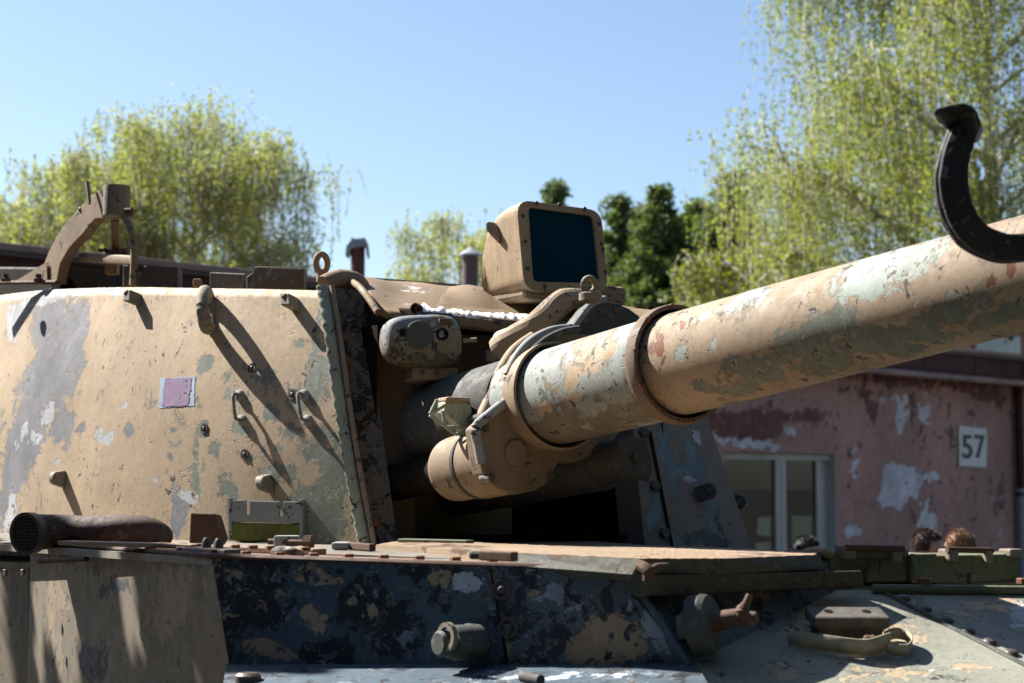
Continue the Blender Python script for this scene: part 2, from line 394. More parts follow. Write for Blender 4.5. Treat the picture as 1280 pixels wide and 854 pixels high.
def paint(o, blobs):
    """colour fields of the paint layers, stored on the mesh"""
    me = o.data; org = parent_origin(o)
    at = me.color_attributes.new('paint', 'FLOAT_COLOR', 'POINT')
    co = np.empty(len(me.vertices) * 3); me.vertices.foreach_get('co', co); co = co.reshape(-1, 3) + np.array(org)
    d = co - np.array(CAM); zc = d[:, 1] * _c + d[:, 2] * _s; yc = -d[:, 1] * _s + d[:, 2] * _c
    X = CX + FPX * d[:, 0] / zc; Y = CY - FPX * yc / zc
    w1 = np.array([tuple(mnoise.noise_vector(V(c) * 9.0)) for c in co]); w2 = np.array([tuple(mnoise.noise_vector(V(c) * 26.0)) for c in co])
    X = X + 9 * w1[:, 0] + 4.5 * w2[:, 0]; Y = Y + 9 * w1[:, 2] + 4.5 * w2[:, 2]
    out = np.zeros((len(co), 4)); out[:, 3] = 1
    for b in blobs:
        ch, x, y, rx, ry = b[:5]; rot = R(b[5]) if len(b) > 5 else 0; st = b[6] if len(b) > 6 else 1.0
        dx, dy = X - x, Y - y
        u = dx * math.cos(rot) + dy * math.sin(rot); v = -dx * math.sin(rot) + dy * math.cos(rot)
        q = np.sqrt((u / rx) ** 2 + (v / ry) ** 2)
        out[:, ch] = np.maximum(out[:, ch], np.clip(1 - q / 2, 0, 1) * st)
    at.data.foreach_set('color', out.ravel())
    return o

# shared bolt meshes
def bolt_mesh(kind):
    vs, fs = [], []
    prof = {'hex': [(0, 1.0), (0.65, 1.0), (0.75, 0.85)], 'dome': [(0, 1.0), (0.25, 0.95), (0.5, 0.7), (0.6, 0.3)],
            'socket': [(0, 1.45), (0.18, 1.4), (0.18, 1.0), (-0.2, 0.95), (-0.2, 0.55), (0.35, 0.5), (0.45, 0.3)]}[kind]
    seg = 6 if kind == 'hex' else 14
    for s_, r_ in prof:
        for k in range(seg):
            th = 2 * math.pi * k / seg; vs.append((r_ * math.cos(th), r_ * math.sin(th), s_))
    for i in range(len(prof) - 1):
        for k in range(seg): fs.append((i * seg + k, i * seg + (k + 1) % seg, (i + 1) * seg + (k + 1) % seg, (i + 1) * seg + k))
    fs.append(tuple((len(prof) - 1) * seg + k for k in range(seg)))
    me = bpy.data.meshes.new('bolt_' + kind); me.from_pydata(vs, [], fs); me.update()
    return me
BM = {}
def bolt(parent, p, n, r=0.012, kind='hex', mat='bolt', name='bolt'):
    key = (kind, mat)
    if key not in BM:
        me = bolt_mesh(kind); me.materials.append(M[mat]); BM[key] = me
    o = bpy.data.objects.new(name, BM[key]); COL.objects.link(o)
    o.parent = parent; o.location = V(p) - parent_origin(parent)
    o.rotation_euler = V(n).to_track_quat('Z', 'Y').to_euler(); o.scale = (r, r, r)
    return o
def struct(o): o['kind'] = 'structure'; return o

# ------------------------------------------------------------------ ground
gm = NT('sandy_asphalt_ground')
gc = gm.mix(gm.ramp(gm.noise(0.6, 8), 0.35, 0.65), (0.055, 0.053, 0.05), (0.10, 0.09, 0.075))
gm.fin(gc, 0.9, gm.bump(gm.noise(40, 6), 0.4, 0.01))
struct(grid('ground', lambda u, v: V((-600 + 1200 * u, -300 + 1500 * v, 0)), 24, 24, gm.m, None))

# =================================================================== HOWITZER
HT = thing('self_propelled_howitzer', 'weathered tan and grey tracked howitzer with a long peeling gun barrel', 'military vehicle', (-0.6, 7.2, 0))
H = 2.1 - 0.186                       # deck height
GD = V((0.545, -0.839, 0)).normalized()      # vehicle's forward direction on plan
GS = V((-GD.y, GD.x, 0)) * -1                # towards image left / viewer
GS = V((-0.839, -0.545, 0)).normalized()
UP = V((0, 0, 1))

# ---- gun axis
KG = 0.955
R0 = P(846, 456, 5.0 * KG)
E0 = P(1280, 342, 3.957 * KG)
GA = (E0 - R0).normalized()
SIDE = GA.cross(UP).normalized()
GU = SIDE.cross(GA).normalized()
def G(s, a=0, b=0): return R0 + (GA * s + SIDE * a + GU * b) * KG
def PG(px, py, s): return PP(px, py, G(s), GA)

# ---- hull ----------------------------------------------------------
A_ = P(38, 680, 5.9); B_ = P(265, 697, 4.3); C_ = P(600, 707, 4.06); E_ = P(770, 712, 3.95); F_ = P(1032, 703, 4.33)
Bb = P(287, 832, 4.27); Eb = P(862, 832, 3.85)
BPN = (E_ - B_).cross(Bb - B_).normalized(); BPN = BPN if BPN.y < 0 else -BPN
def BPP(px, py, off=0.0): return PP(px, py, (B_ + E_ + Bb + Eb) / 4, BPN) + BPN * off
A2 = P(33, 900, 5.8); B2 = P(296, 892, 4.26)
sp = slab('side_panel', (A2, B2, B_, A_), 0.03, (-0.8, -0.6, 0), 'hull_side', HT, 60, 50)
paint(sp, [(0, 120, 710, 8, 14, 0, 0.6), (0, 130, 735, 12, 10, 0, 0.9), (0, 148, 728, 6, 9), (0, 116, 830, 16, 26, 0, 0.95), (0, 158, 735, 4, 10, 0, .8), (0, 88, 700, 16, 10, 0, 0.7),
           (1, 215, 745, 40, 70, 20, 0.75), (1, 70, 770, 14, 90, 0, 0.8), (1, 10, 780, 20, 60, 0, 0.5)])
# left fender step beyond the side panel
slab('fender_panel', (P(-40, 900, 6.3), P(34, 900, 5.95), P(36, 703, 5.97), P(-40, 701, 6.4)), 0.03, (-0.7, -0.7, 0), 'hull_side', HT, 20, 30)
fd = prism('fender_top', [P(-60, 702, 6.5), P(38, 703, 5.95), P(38, 692, 6.6), P(-60, 692, 7.2)], UP, 'deck', HT, 0.02)
for i in range(2): bolt(fd, P(8 + 22 * i, 716, 5.6), (-0.7, -0.7, 0), 0.012)
# oblique blue plate and mottled plate
Sb = BPP(644, 838); Stop = BPP(619, 707.5)
bp = slab('blue_oblique_plate', (Bb, Sb, Stop, B_), 0.03, (-0.3, -0.95, 0.1), 'hull_blue', HT, 90, 40)
bp['label'] = 'flaking dark blue hull plate in shade'
paint(bp, [(0, 300, 730, 50, 60, 0, .8), (0, 470, 770, 50, 30, 40, .75), (0, 420, 820, 40, 22, 0, .6), (0, 540, 720, 60, 18, 0, .5), (0, 275, 790, 10, 60, 0, 1.0),
           (1, 392, 722, 30, 10, 10, 1.0), (1, 400, 775, 12, 13, 30, .9), (1, 330, 812, 40, 14, 10, .9), (1, 385, 765, 8, 10, 0, .9), (1, 462, 768, 14, 9, -20, .8), (1, 440, 755, 12, 8, 20, .8), (1, 550, 725, 18, 12, 0, .8),
           (2, 588, 727, 22, 13, 10, 1.0), (2, 455, 745, 5, 14, 0, .7), (2, 520, 800, 20, 4, 60, .6)])
mp_ = slab('mottled_bolted_plate', (BPP(641, 839, .012), BPP(862, 832, .012), BPP(770, 712, .012), BPP(616, 708, .012)), 0.035, (-0.3, -0.95, 0.1), 'hull_mott', HT, 70, 40)
paint(mp_, [(1, 770, 800, 40, 30, 60, 1.0), (1, 740, 815, 30, 25, 0, .95), (1, 690, 745, 22, 10, 30, .8), (1, 665, 735, 16, 8, 0, .8),
            (0, 745, 800, 5, 30, -15, 1.0), (0, 690, 800, 30, 30, 0, .7), (0, 650, 760, 16, 50, 0, .6), (2, 700, 740, 24, 14, 0, .75), (2, 825, 790, 22, 40, -20, .8), (2, 730, 760, 20, 10, 0, .7)])
mn = (mp_.data.polygons[10].normal).copy()
seam = prism('seam_gap', [BPP(613, 712, .004), BPP(619, 712, .004), BPP(644, 838, .004), BPP(634, 838, .004)], mn, 'black', HT, 0.012)
for (x, y, D) in [(630, 737, 3.965), (638, 784, 3.92), (650, 833, 3.862)]:
    q = BPP(x, y, .013)
    bolt(mp_, q, BPN, 0.017, 'socket', 'bolt')
# front plate right of the crease (shaded strip down to the glacis)
F2 = P(1046, 738, 4.38)
fp = slab('front_plate', (Eb, F2, F_, E_), 0.03, (0.75, -0.65, 0.2), 'hull_mott', HT, 50, 20)
paint(fp, [(1, 940, 745, 30, 16, 0, .7), (2, 850, 760, 30, 14, 30, .5), (0, 870, 740, 30, 20, 0, .5)])
tube('weld_bead', smooth_path([E_ + V((0.01, -0.01, -0.03)), P(805, 748, 3.915), Eb], 10), 0.009, 'hull_mott', HT, 8)
# fender ledge under the oblique plates
lg = slab('fender_ledge', (P(275, 880, 3.82), P(900, 880, 3.5), P(870, 829, 3.86), P(283, 829, 4.29)), 0.03, (0, -0.3, 1), 'hull_blue', HT, 60, 10)
paint(lg, [(2, 700, 845, 160, 8, 0, .65), (2, 420, 836, 100, 5, 0, .55), (0, 310, 850, 40, 10, 0, .5)])
# glacis plane
_l = (F2 - Eb).normalized(); GN = V((0.06, -0.27, 0.96)); GN = (GN - _l * GN.dot(_l)).normalized()
def GL(px, py, off=0): return PP(px, py, F2, GN) + GN * off
gl = slab('glacis', (GL(700, 990), GL(1560, 990), GL(1560, 741), GL(1040, 738)), 0.04, GN, 'glacis', HT, 110, 60, fn=lambda u, v: bil(GL(535, 1000), GL(1560, 1000), GL(1470, 744), GL(1030, 737))(u, v))
paint(gl, [(0, 1035, 760, 60, 22, 10, .95), (0, 1120, 790, 50, 14, 15, .8), (0, 1230, 755, 46, 12, 12, .9), (0, 1110, 838, 18, 5, 10, .8), (0, 1225, 832, 30, 5, 5, .8), (0, 990, 782, 24, 8, -20, .8),
           (2, 1275, 770, 14, 20, 0, .9), (2, 1160, 835, 16, 10, 0, .6), (2, 960, 835, 60, 12, 0, .4)])
ga = GN.cross(UP).normalized()
for i in range(7):
    bolt(gl, GL(1129 + 27 * i, 749 + 13.8 * i, 0.001), GN, 0.017, 'dome', 'bolt')
tube('glacis_seam', [GL(1105, 742, 0.002), GL(1330, 858, 0.002)], 0.006, 'greydark', gl, 6)
tube('glacis_rail', [GL(1090, 741, 0.01), GL(1400, 744, 0.01)], 0.012, 'olive', HT, 8)
for x in (1155, 1278): bolt(gl, GL(x, 739, 0.02), UP, 0.018, 'hex', 'rustbolt')
# deck
dk_pts = [A_, B_, C_, E_, F_, PZ(1032, 703, H) + V((0.6, 0.25, 0)), F_ - GD * 3.0 + V((1.2, 0.9, 0)), A_ - GD * 3.0]
dk = slab('deck', None, 0.02, UP, 'deck', HT, 80, 40, fn=lambda u, v: bil(B_ * 1.0, E_, F_ - GD * 2.6 + V((.3, .2, -.0)), A_ - GD * 1.2 + V((0, 0, -.02)))(u, v))
paint(dk, [(0, 300, 690, 300, 6, 3, .7)])
prism('rear_deck', [A_ + V((0, 0, -.004)), A_ - GD * 4.5 + V((0, 0, -.004)), A_ - GD * 4.5 - GS * 2.9 + V((0, 0, -.004)), F_ + V((.1, .2, -.004)), F_ - V((.6, 0, .004)), B_ + V((.3, .3, -.004))], UP, 'deck', HT, 0.03)
# lower hull body, for the parts round the corner
lowz = 0.45
hb = [A_ - GD * 4.5 - GS * .3, A_ - GS * .12, B_ + V((0.06, 0.06, 0)), E_ + V((0.0, 0.1, 0)), F_ + V((0.0, 0.12, 0)), F_ + V((1.0, 0.65, 0)), A_ - GD * 4.5 - GS * 2.9]
vs = [V((p.x, p.y, H - 0.06)) for p in hb] + [V((p.x, p.y, lowz)) + GS * -0.1 for p in hb]
nb = len(hb)
vs[5].z = vs[4].z = 1.70
fixn(make('lower_hull', vs, [tuple(range(nb)), tuple(range(2 * nb - 1, nb - 1, -1))] + [(i, nb + i, nb + (i + 1) % nb, (i + 1) % nb) for i in range(nb)], 'hull_mott', HT))
# rusty rim along the deck edge with its bolts
rim = tube('deck_rim', [A_ + V((0, 0, .004)), B_ + V((0, 0, .004)), C_ + V((0, 0, .002)), E_ + V((0, 0, .002))], 0.010, 'rust', HT, 8, flat=0.7)
for k in range(7):
    q = A_.lerp(B_, 0.06 + k * 0.15) + V((0.03, 0.03, 0.006)); bolt(rim, q, UP, 0.016, 'hex', 'rustbolt')
for k in range(8):
    q = B_.lerp(E_, 0.06 + k * 0.09) + V((0.02, 0.05, 0.006)); bolt(rim, q, UP, 0.013, 'hex', 'rustbolt')
# raised hinge strips on the deck
def strip(name, x0, y0, x1, y1, z, w, h, mat, parent=None):
    a, b = PZ(x0, y0, z), PZ(x1, y1, z)
    return box(name, (a + b) / 2, ((b - a), (b - a).cross(UP), UP), ((b - a).length, w, h), mat, parent or HT, 0.003)
strip('deck_strip', 82, 678.5, 250, 683, H + 0.022, 0.06, 0.012, 'hatch')
hs = strip('hinge_strip', 192, 683, 400, 690, H + 0.012, 0.05, 0.016, 'hatch')
for k in range(9): bolt(hs, PZ(206 + 22 * k, 682.5 + .75 * k, H + 0.02), UP, 0.013, 'hex', 'rustbolt')
strip('dark_hinge', 240, 691, 294, 694.5, H + 0.01, 0.06, 0.03, 'bolt')
for (x, y) in [(258, 687), (273, 688)]: lathe('hinge_pin', PZ(x, y, H + 0.02), UP, [(-.02, .014), (.02, .012), (.03, .006)], 'bolt', HT, 12)
tube('deck_handle', smooth_path([PZ(343, 692, H), PZ(345, 689, H + .02), PZ(358, 688, H + .024), PZ(370, 691, H + .018), PZ(375, 694, H)], 12), 0.011, 'bolt', HT, 8)
# latch with bolts
box('latch_body', P(359, 676, 5.05), ((1, .05, 0), (0, 1, 0), UP), (0.07, 0.05, 0.03), 'chip_edge', HT, .005)
tube('latch_pin', [P(336, 677, 5.05), P(388, 679, 5.0)], 0.009, 'rust', HT, 10)
lathe('latch_nut', P(386, 677, 5.0), (1, -.3, 0), [(-.012, .02), (.012, .02)], 'rust', HT, 6)
strip('latch_rod', 435, 682, 466, 684.5, H + 0.012, 0.02, 0.02, 'rust')
box('latch_plate', PZ(427, 682, H + .012), ((1, -.1, 0), (0, 1, 0), UP), (0.05, 0.1, 0.02), 'chip_edge', HT, .006)
box('deck_wedge', PZ(602, 694, H + .035), ((1, -.5, 0), (.5, 1, 0), UP), (0.05, 0.03, 0.018), 'greydark', HT, .006)
strip('deck_rod', 603, 694.5, 644, 696, H + 0.04, 0.022, 0.02, 'rust')
# hatch slab: worn top, dark edge
hz = H + 0.035
hp = [P(470, 681, 5.2), P(640, 691, 4.1), P(800, 698, 3.86), P(905, 698, 3.98), P(1018, 693.5, 4.25), P(1022, 690.5, 4.5), P(880, 684, 5.0), P(500, 675.5, 5.6)]
def hfn(u, v):
    front = [hp[0], hp[1], hp[2], hp[3], hp[4]]; back = [hp[7], hp[7].lerp(hp[6], .4), hp[7].lerp(hp[6], .8), hp[6], hp[5]]
    x = u * 4; i = min(int(x), 3); f = x - i
    return front[i].lerp(front[i + 1], f).lerp(back[i].lerp(back[i + 1], f), v) + V((0, 0, 0.0015 * mnoise.noise(V((u * 60, v * 6, 0)))))
ht = slab('hatch_cover', None, 0.03, UP, 'hatch', HT, 90, 10, fn=hfn)
paint(ht, [(0, 560, 684, 70, 3, 3, .9), (0, 960, 691, 60, 3, 0, .6), (0, 800, 697, 120, 2, 0, .5)])
e1 = [PZ(620, 706, H + .002), PZ(770, 708.5, H + .002), PZ(800, 707, H + 0.002), PZ(1022, 700, H + 0.002)]
he = make('hatch_edge', [P(640, 691.5, 4.095), P(800, 698.5, 3.855), P(905, 698.5, 3.975), P(1026, 694, 4.25),
                         P(640, 707, 4.035), P(790, 718, 3.85), P(905, 717.5, 3.98), P(1030, 712, 4.23)],
          [(0, 4, 5, 1), (1, 5, 6, 2), (2, 6, 7, 3)], 'hatch_edge', HT)
sm = he.modifiers.new('solid', 'SOLIDIFY'); sm.thickness = 0.03; sm.offset = -1
lip = prism('lower_lip', [P(772, 708, 3.92), P(806, 720, 3.83), P(1078, 713, 4.28), P(1082, 733, 4.31), P(806, 744, 3.865), P(798, 741, 3.89)], (0.45, -0.89, 0.15), 'hatch_edge', HT, 0.05, 0.005)
strip('lip_batten', 808, 722, 882, 721, H - 0.03, 0.03, 0.006, 'hatch')
# rusty hook on the lip
hk = tube('rusty_hook', smooth_path([P(800, 706, 3.84), P(808, 711, 3.82), P(812, 715, 3.82), P(820, 709, 3.83), P(834, 707, 3.86)], 12), [0.012, .012, .013, .013, .014, .013, .012, .011, .010, .009, .008, .007, .006], 'rust', HT, 8)
tube('hook_pin', [P(808.5, 711, 3.825), P(808, 726, 3.825)], 0.009, 'rust', HT, 8)
# round fitting with wing nut on the front plate
fn_ = (V((0.10, -0.85, 0.30))).normalized()
cap_c = P(884, 780, 3.86)
ax_ = V((0.86, -0.42, 0.16)).normalized()
lathe('fitting_disc', cap_c, ax_, [(-.035, .055), (-.03, .066), (.0, .068), (.012, .062), (.016, .02)], 'greydark', HT, 28)
box('fitting_tab', P(857, 783, 3.90), (ax_, UP, ax_.cross(UP)), (0.035, 0.055, 0.04), 'lug', HT, .004)
box('fitting_bracket', P(866, 762, 3.92), (ax_, UP, ax_.cross(UP)), (0.03, 0.05, 0.04), 'lug', HT, .004)
lathe('fitting_stud', cap_c, ax_, [(.0, .021), (.05, .019), (.052, .016), (.10, .015), (.115, .011)], 'rust', HT, 14)
w0 = P(926, 768, 3.66)
wn_ = tube('wing_nut', smooth_path([P(937, 743, 3.78), P(934, 752, 3.78), P(928, 765, 3.78), P(934, 774, 3.77), P(940, 783, 3.77)], 14), [.006, .0075, .008, .0085, .009, .011, .015, .016, .015, .011, .009, .0085, .008, .0075, .006], 'rust', HT, 10)
lathe('wing_nut_hub', P(915, 771, 3.82), ax_, [(-.02, .017), (.03, .016)], 'rust', HT, 12)
# peg on the blue plate
pn = V((-0.55, -0.82, 0.1)).normalized()
pg = lathe('towing_peg', BPP(594, 802, .05), V((-0.78, -0.6, 0.02)), [(-.03, .040), (.035, .040), (.045, .036), (.046, .030), (.075, .030), (.082, .024)], 'greydark', HT, 24)
box('peg_base', BPP(596, 800, .03), (V((.75, -.62, 0)), pn, UP), (0.045, 0.05, 0.075), 'greydark', HT, .014)
lathe('peg_ring', P(562, 796, 3.945), V((-0.78, -0.6, 0.02)), [(0, .032), (.012, .032), (.012, .022), (.0, .022)], 'lug', HT, 20, cap=False)
# hinge knuckle and plug on the ledge
lathe('ledge_plug', P(310, 851, 4.05), UP, [(-.02, .03), (.012, .03), (.018, .022)], 'bolt', HT, 18)
tube('ledge_knuckle', [P(654, 846, 3.83), P(676, 850, 3.77)], [.013, .011], 'greydark', HT, 12)
# rubber stop block on the glacis
blk = lambda x, y, o: GL(x, y, o)
bx0, bx1, by0 = GL(1011, 801, 0), GL(1106, 801, 0), GL(1045, 776, 0)
bu = (bx1 - bx0).normalized(); bv = GN.cross(bu)
bc = GL(1057, 800, 0.0)
bb = box('stop_block_base', bc + GN * 0.02, (bu, bv, GN), (0.155, 0.05, 0.05), 'rubber', HT, .004)
bt = box('stop_block', bc + GN * 0.052 + bv * 0.004, (bu, bv, GN), (0.18, 0.075, 0.028), 'rubber', HT, .006)
for k in (-1, 1): lathe('bolt_hole', bc + GN * 0.064 + bu * 0.045 * k + bv * 0.006, GN, [(0, .010), (.0035, .010), (.0036, .007)], 'black', bt, 14)

# ---- strap lying round the block (a loose thing)
STL = GL(1050, 812, 0)
so = thing('webbing_strap', 'faded canvas webbing strap looped around the dark block on the sloping front plate', 'strap', STL)
def ribbon(name, pts, widths, nrm, mat, parent, n=60, thick=0.003):
    ps = smooth_path(pts, n); vs = []
    for i, p in enumerate(ps):
        t = (ps[min(i + 1, n)] - ps[max(i - 1, 0)]).normalized()
        w = widths[0] + (widths[1] - widths[0]) * i / n if len(widths) == 2 else widths[0]
        tw = 0.12 * math.sin(i * 0.21)
        up = (nrm - t * nrm.dot(t)).normalized(); sd = t.cross(up)
        up = (up * math.cos(tw) + sd * math.sin(tw))
        vs += [p, p + up * w]
    o = make(name, vs, [(2 * i, 2 * i + 2, 2 * i + 3, 2 * i + 1) for i in range(n)], mat, parent, True)
    s = o.modifiers.new('solid', 'SOLIDIFY'); s.thickness = thick; s.offset = 0
    return o
ribbon('band', [GL(985, 806, .004), GL(1000, 812, .006), GL(1030, 818, .008), GL(1065, 822, .008), GL(1090, 822, .006), GL(1112, 817, .01)], (0.034, 0.040), GN, 'strap', so)
ribbon('loop', [GL(1108, 819, .004), GL(1130, 822, .003), GL(1139, 812, .004), GL(1132, 803, .004), GL(1117, 801, .004), GL(1105, 806, .004)], (0.030, 0.026), GN, 'strap', so, 40)
tube('knot', smooth_path([GL(1070, 820, .012), GL(1080, 815, .026), GL(1092, 816, .03), GL(1104, 813, .02)], 10), [.006, .009, .012, .009, .013, .010, .012, .009, .011, .008, .005], 'rust', so, 8)

# ---- stowage box row at the right -------------------------------------
sb_z0 = 1.815
def SBp(px, py): return PP(px, py, P(1150, 712, 4.62), (0.42, -0.9, 0))
sx = V((0.9, 0.42, 0)).normalized(); sy = V((-0.42, 0.9, 0))
def sbox(name, x0, x1, y0, y1, off, depth, mat='olive', bev=.005, parent=None):
    a, b, c = SBp(x0, y1), SBp(x1, y1), SBp(x0, y0)
    w = (b - a).length; h = c.z - a.z
    ce = (a + b) / 2 + UP * h / 2 + sy * (depth / 2 - off)
    return box(name, ce, (sx, sy, UP), (w, depth, h), mat, parent or HT, bev)
s1 = sbox('stowage_box', 1036, 1135, 689, 729, 0, .16)
s1['label'] = 'olive stowage box with hinge rod'
sbox('box_lid', 1056, 1133, 688, 697, .012, .05, parent=s1)
sbox('hinge_bracket', 1050, 1064, 682, 699, .025, .05, 'lug', parent=s1)
sbox('hinge_bracket', 1109, 1121, 683, 703, .025, .05, 'lug', parent=s1)
tube('hinge_rod', [SBp(1051, 685) - sy * .02, SBp(1123, 686) - sy * .02], .009, 'rust', s1, 10)
sbox('latch', 1079, 1090, 711, 727, .02, .05, 'olive', parent=s1)
tube('wire_bail', [SBp(1077, 714) - sy * .022, SBp(1078, 700) - sy * .022, SBp(1094, 700) - sy * .022, SBp(1093, 714) - sy * .022], .0035, 'rust', s1, 6)
prism('corner_gusset', [SBp(1036, 699) - sy * .01, SBp(1058, 725) - sy * .03, SBp(1060, 729) - sy * .03, SBp(1036, 716) - sy * .01], -sy, 'olive', s1, .02)
s2 = sbox('stowage_box', 1135, 1168, 692, 729, .015, .16)
prism('box_web', [SBp(1136, 692) - sy * .015, SBp(1136, 729) - sy * .06, SBp(1139, 729) - sy * .06, SBp(1139, 692) - sy * .015], sx, 'olive', s2, .008)
s3 = sbox('stowage_box', 1168, 1256, 693, 731, .01, .16)
s3['label'] = 'dark olive stowage box with two hinge straps'
sbox('hinge_bracket', 1178, 1190, 686, 701, .03, .05, 'lug', parent=s3)
sbox('hinge_bracket', 1224, 1233, 686, 704, .03, .05, 'lug', parent=s3)
tube('hinge_rod', [SBp(1177, 687) - sy * .022, SBp(1234, 688) - sy * .022], .008, 'rust', s3, 10)
prism('lid_gore', [SBp(1212, 694) - sy * .012, SBp(1256, 696) - sy * .012, SBp(1256, 726) - sy * .012, SBp(1214, 718) - sy * .012], -sy, 'olive', s3, .008, .003)
sbox('latch', 1206, 1214, 716, 728, .025, .04, 'olive', parent=s3)
s4 = sbox('stowage_box', 1256, 1274, 691, 732, .0, .2)
sbox('hinge_bracket', 1257, 1273, 686, 696, .02, .05, 'lug', parent=s4)
tube('box_handle', smooth_path([P(1012, 694, 4.6), P(1018, 689, 4.55), P(1030, 691, 4.5), P(1040, 694, 4.5)], 10), .011, 'tan_part', HT, 8)
tube('wire_hook', smooth_path([GL(1205, 732, .005), GL(1212, 738, .006), GL(1222, 740, .004), GL(1225, 737, .004)], 10), .004, 'rust', HT, 6)
sbox('box_shelf', 1060, 1300, 729, 735, .02, .3, 'olive')

# ---- turret ------------------------------------------------------------
cols = [(30, 664, 10.4, 60, 395, 10.5), (-50, 670, 9.2, -10, 384, 9.3), (-76, 676, 8.2, -40, 376, 8.4), (-48, 680, 7.4, -12, 369, 7.7), (20, 681, 6.9, 46, 361.5, 7.2), (100, 682, 6.5, 115, 358, 6.8), (180, 682, 6.22, 175, 357, 6.5), (262, 682, 5.98, 240, 358, 6.27), (360, 682, 5.76, 320, 359, 6.04), (457, 682, 5.58, 404, 361, 5.84)]
bot = [P(a, b, c) for a, b, c, _, _, _ in cols]; top = [P(d, e, f) for _, _, _, d, e, f in cols]
def wall(u, v):
    b, t = catmull(bot, u), catmull(top, u)
    p = b.lerp(t, v)
    out = V((-(t - b).y * 0 - 0.15, -1, 0.3)).normalized()
    p = p + out * (0.045 * math.sin(math.pi * v))
    if v > 0.965: p = p + V((0, 1, 0)) * 0.6 * (v - 0.965) + V((0, 0, -0.12)) * (v - 0.965)
    return p
def wrap(u): return u
tw_ = grid('turret_wall', wall, 300, 110, 'turret', HT, True)
fixn(tw_)
blobs = [(0, 62, 470, 26, 95, 20, 1.0), (0, 88, 440, 22, 60, 10, .95), (0, 28, 560, 26, 70, 12, .9), (0, 12, 610, 18, 60, 10, .8), (0, 60, 398, 24, 34, 25, .85), (0, 75, 530, 22, 30, 10, .8),
         (0, 222, 645, 8, 36, 4, .95), (0, 160, 540, 12, 13, 30, .8), (0, 128, 545, 18, 8, 10, .6), (0, 213, 575, 7, 8, 40, .9), (0, 80, 560, 9, 8, 0, .7), (0, 100, 538, 8, 12, 0, .8),
         (2, 60, 520, 10, 16, 0, .8), (2, 14, 640, 10, 30, 20, .8), (2, 20, 400, 12, 30, 15, .85), (2, 100, 362, 70, 6, 0, .9), (2, 50, 378, 40, 9, -12, .85), (2, 132, 546, 18, 10, 0, .8), (2, 30, 545, 10, 20, 0, .75), (2, 45, 545, 6, 10, 0, .8), (2, 234, 622, 11, 8, 0, .85), (2, 190, 604, 5, 5, 0, .7), (2, 160, 511, 6, 6, 0, .8), (2, 338, 597, 16, 7, 0, .7), (2, 75, 580, 14, 6, 0, .7),
         (1, 398, 470, 14, 60, 0, .8), (1, 385, 430, 18, 14, 0, .7), (1, 415, 620, 26, 60, 10, 1.0), (1, 380, 640, 30, 34, 0, .9), (1, 395, 560, 20, 30, 0, .75), (1, 350, 560, 20, 14, 0, .6), (1, 260, 455, 16, 12, 0, .8), (1, 285, 470, 14, 8, 0, .65), (1, 245, 590, 10, 60, 0, .62), (1, 300, 540, 14, 10, 30, .75), (1, 285, 630, 20, 30, 0, .75), (1, 330, 470, 30, 12, 40, .6), (1, 255, 535, 12, 10, 0, .7), (1, 310, 570, 16, 10, 0, .6), (1, 215, 535, 20, 5, 10, .6), (1, 375, 500, 20, 20, 0, .8), (1, 340, 510, 12, 16, 0, .7), (1, 280, 600, 10, 20, 0, .6), (1, 300, 505, 34, 18, 60, .62), (1, 345, 590, 26, 20, 0, .6), (1, 400, 400, 10, 40, 0, .6), (1, 270, 560, 14, 26, 0, .6), (1, 365, 540, 26, 18, 20, .68), (1, 240, 500, 10, 22, 0, .55), (0, 110, 610, 16, 10, 0, .5), (0, 185, 560, 16, 8, 20, .55)]
paint(tw_, blobs)
def on_wall(px, py, off=0.0):
    """wall point and outward normal seen at a pixel"""
    best = None
    lo_u, hi_u, lo_v, hi_v = 0.36, 1.0, 0.0, 1.0
    for it in range(6):
        bd = 1e9
        for i in range(9):
            for j in range(9):
                u = lo_u + (hi_u - lo_u) * i / 8; v = lo_v + (hi_v - lo_v) * j / 8
                x, y = proj(wall(u, v)); d_ = (x - px) ** 2 + (y - py) ** 2
                if d_ < bd: bd, best = d_, (u, v)
        du, dv = (hi_u - lo_u) / 6, (hi_v - lo_v) / 6
        lo_u, hi_u, lo_v, hi_v = best[0] - du, min(1, best[0] + du), best[1] - dv, min(1, best[1] + dv)
    u, v = best; e = 0.004
    tu = wall(min(1, u + e), v) - wall(u - e, v); tv = wall(u, min(1, v + e)) - wall(u, v - e)
    n = tu.cross(tv).normalized()
    if n.y > 0: n = -n
    return wall(u, v) + n * off, n, tu.normalized(), tv.normalized()
# purple marking rectangle with light blue edges
def wallpatch(name, pts, mat, off):
    dense = []
    for i, a in enumerate(pts):
        b = pts[(i + 1) % len(pts)]
        for k in range(14):
            t = k / 14; j = 0.0 if k == 0 else 1.0
            dense.append((a[0] + (b[0] - a[0]) * t + j * random.gauss(0, .55), a[1] + (b[1] - a[1]) * t + j * random.gauss(0, .45)))
    q = [on_wall(*p, off)[0] for p in dense]
    n = on_wall(*pts[0])[1]
    return prism(name, q, n, mat, HT, 0.0008)
wallpatch('marking_border', [(200, 473), (244, 471), (243, 508), (199, 510)], 'lightblue', 0.0012)
pm = wallpatch('purple_marking', [(206, 473.5), (240, 472), (236, 507.5), (203, 508.5)], 'purple', 0.0022)
pm['label'] = 'faded purple painted rectangle'
# recessed bolts
for (x, y) in [(315, 460), (365.5, 493), (255.5, 535.5), (306, 568)]:
    p, n, _, _ = on_wall(x, y, 0.001)
    bolt(tw_, p, n, 0.013, 'socket', 'bolt', 'recessed_bolt')
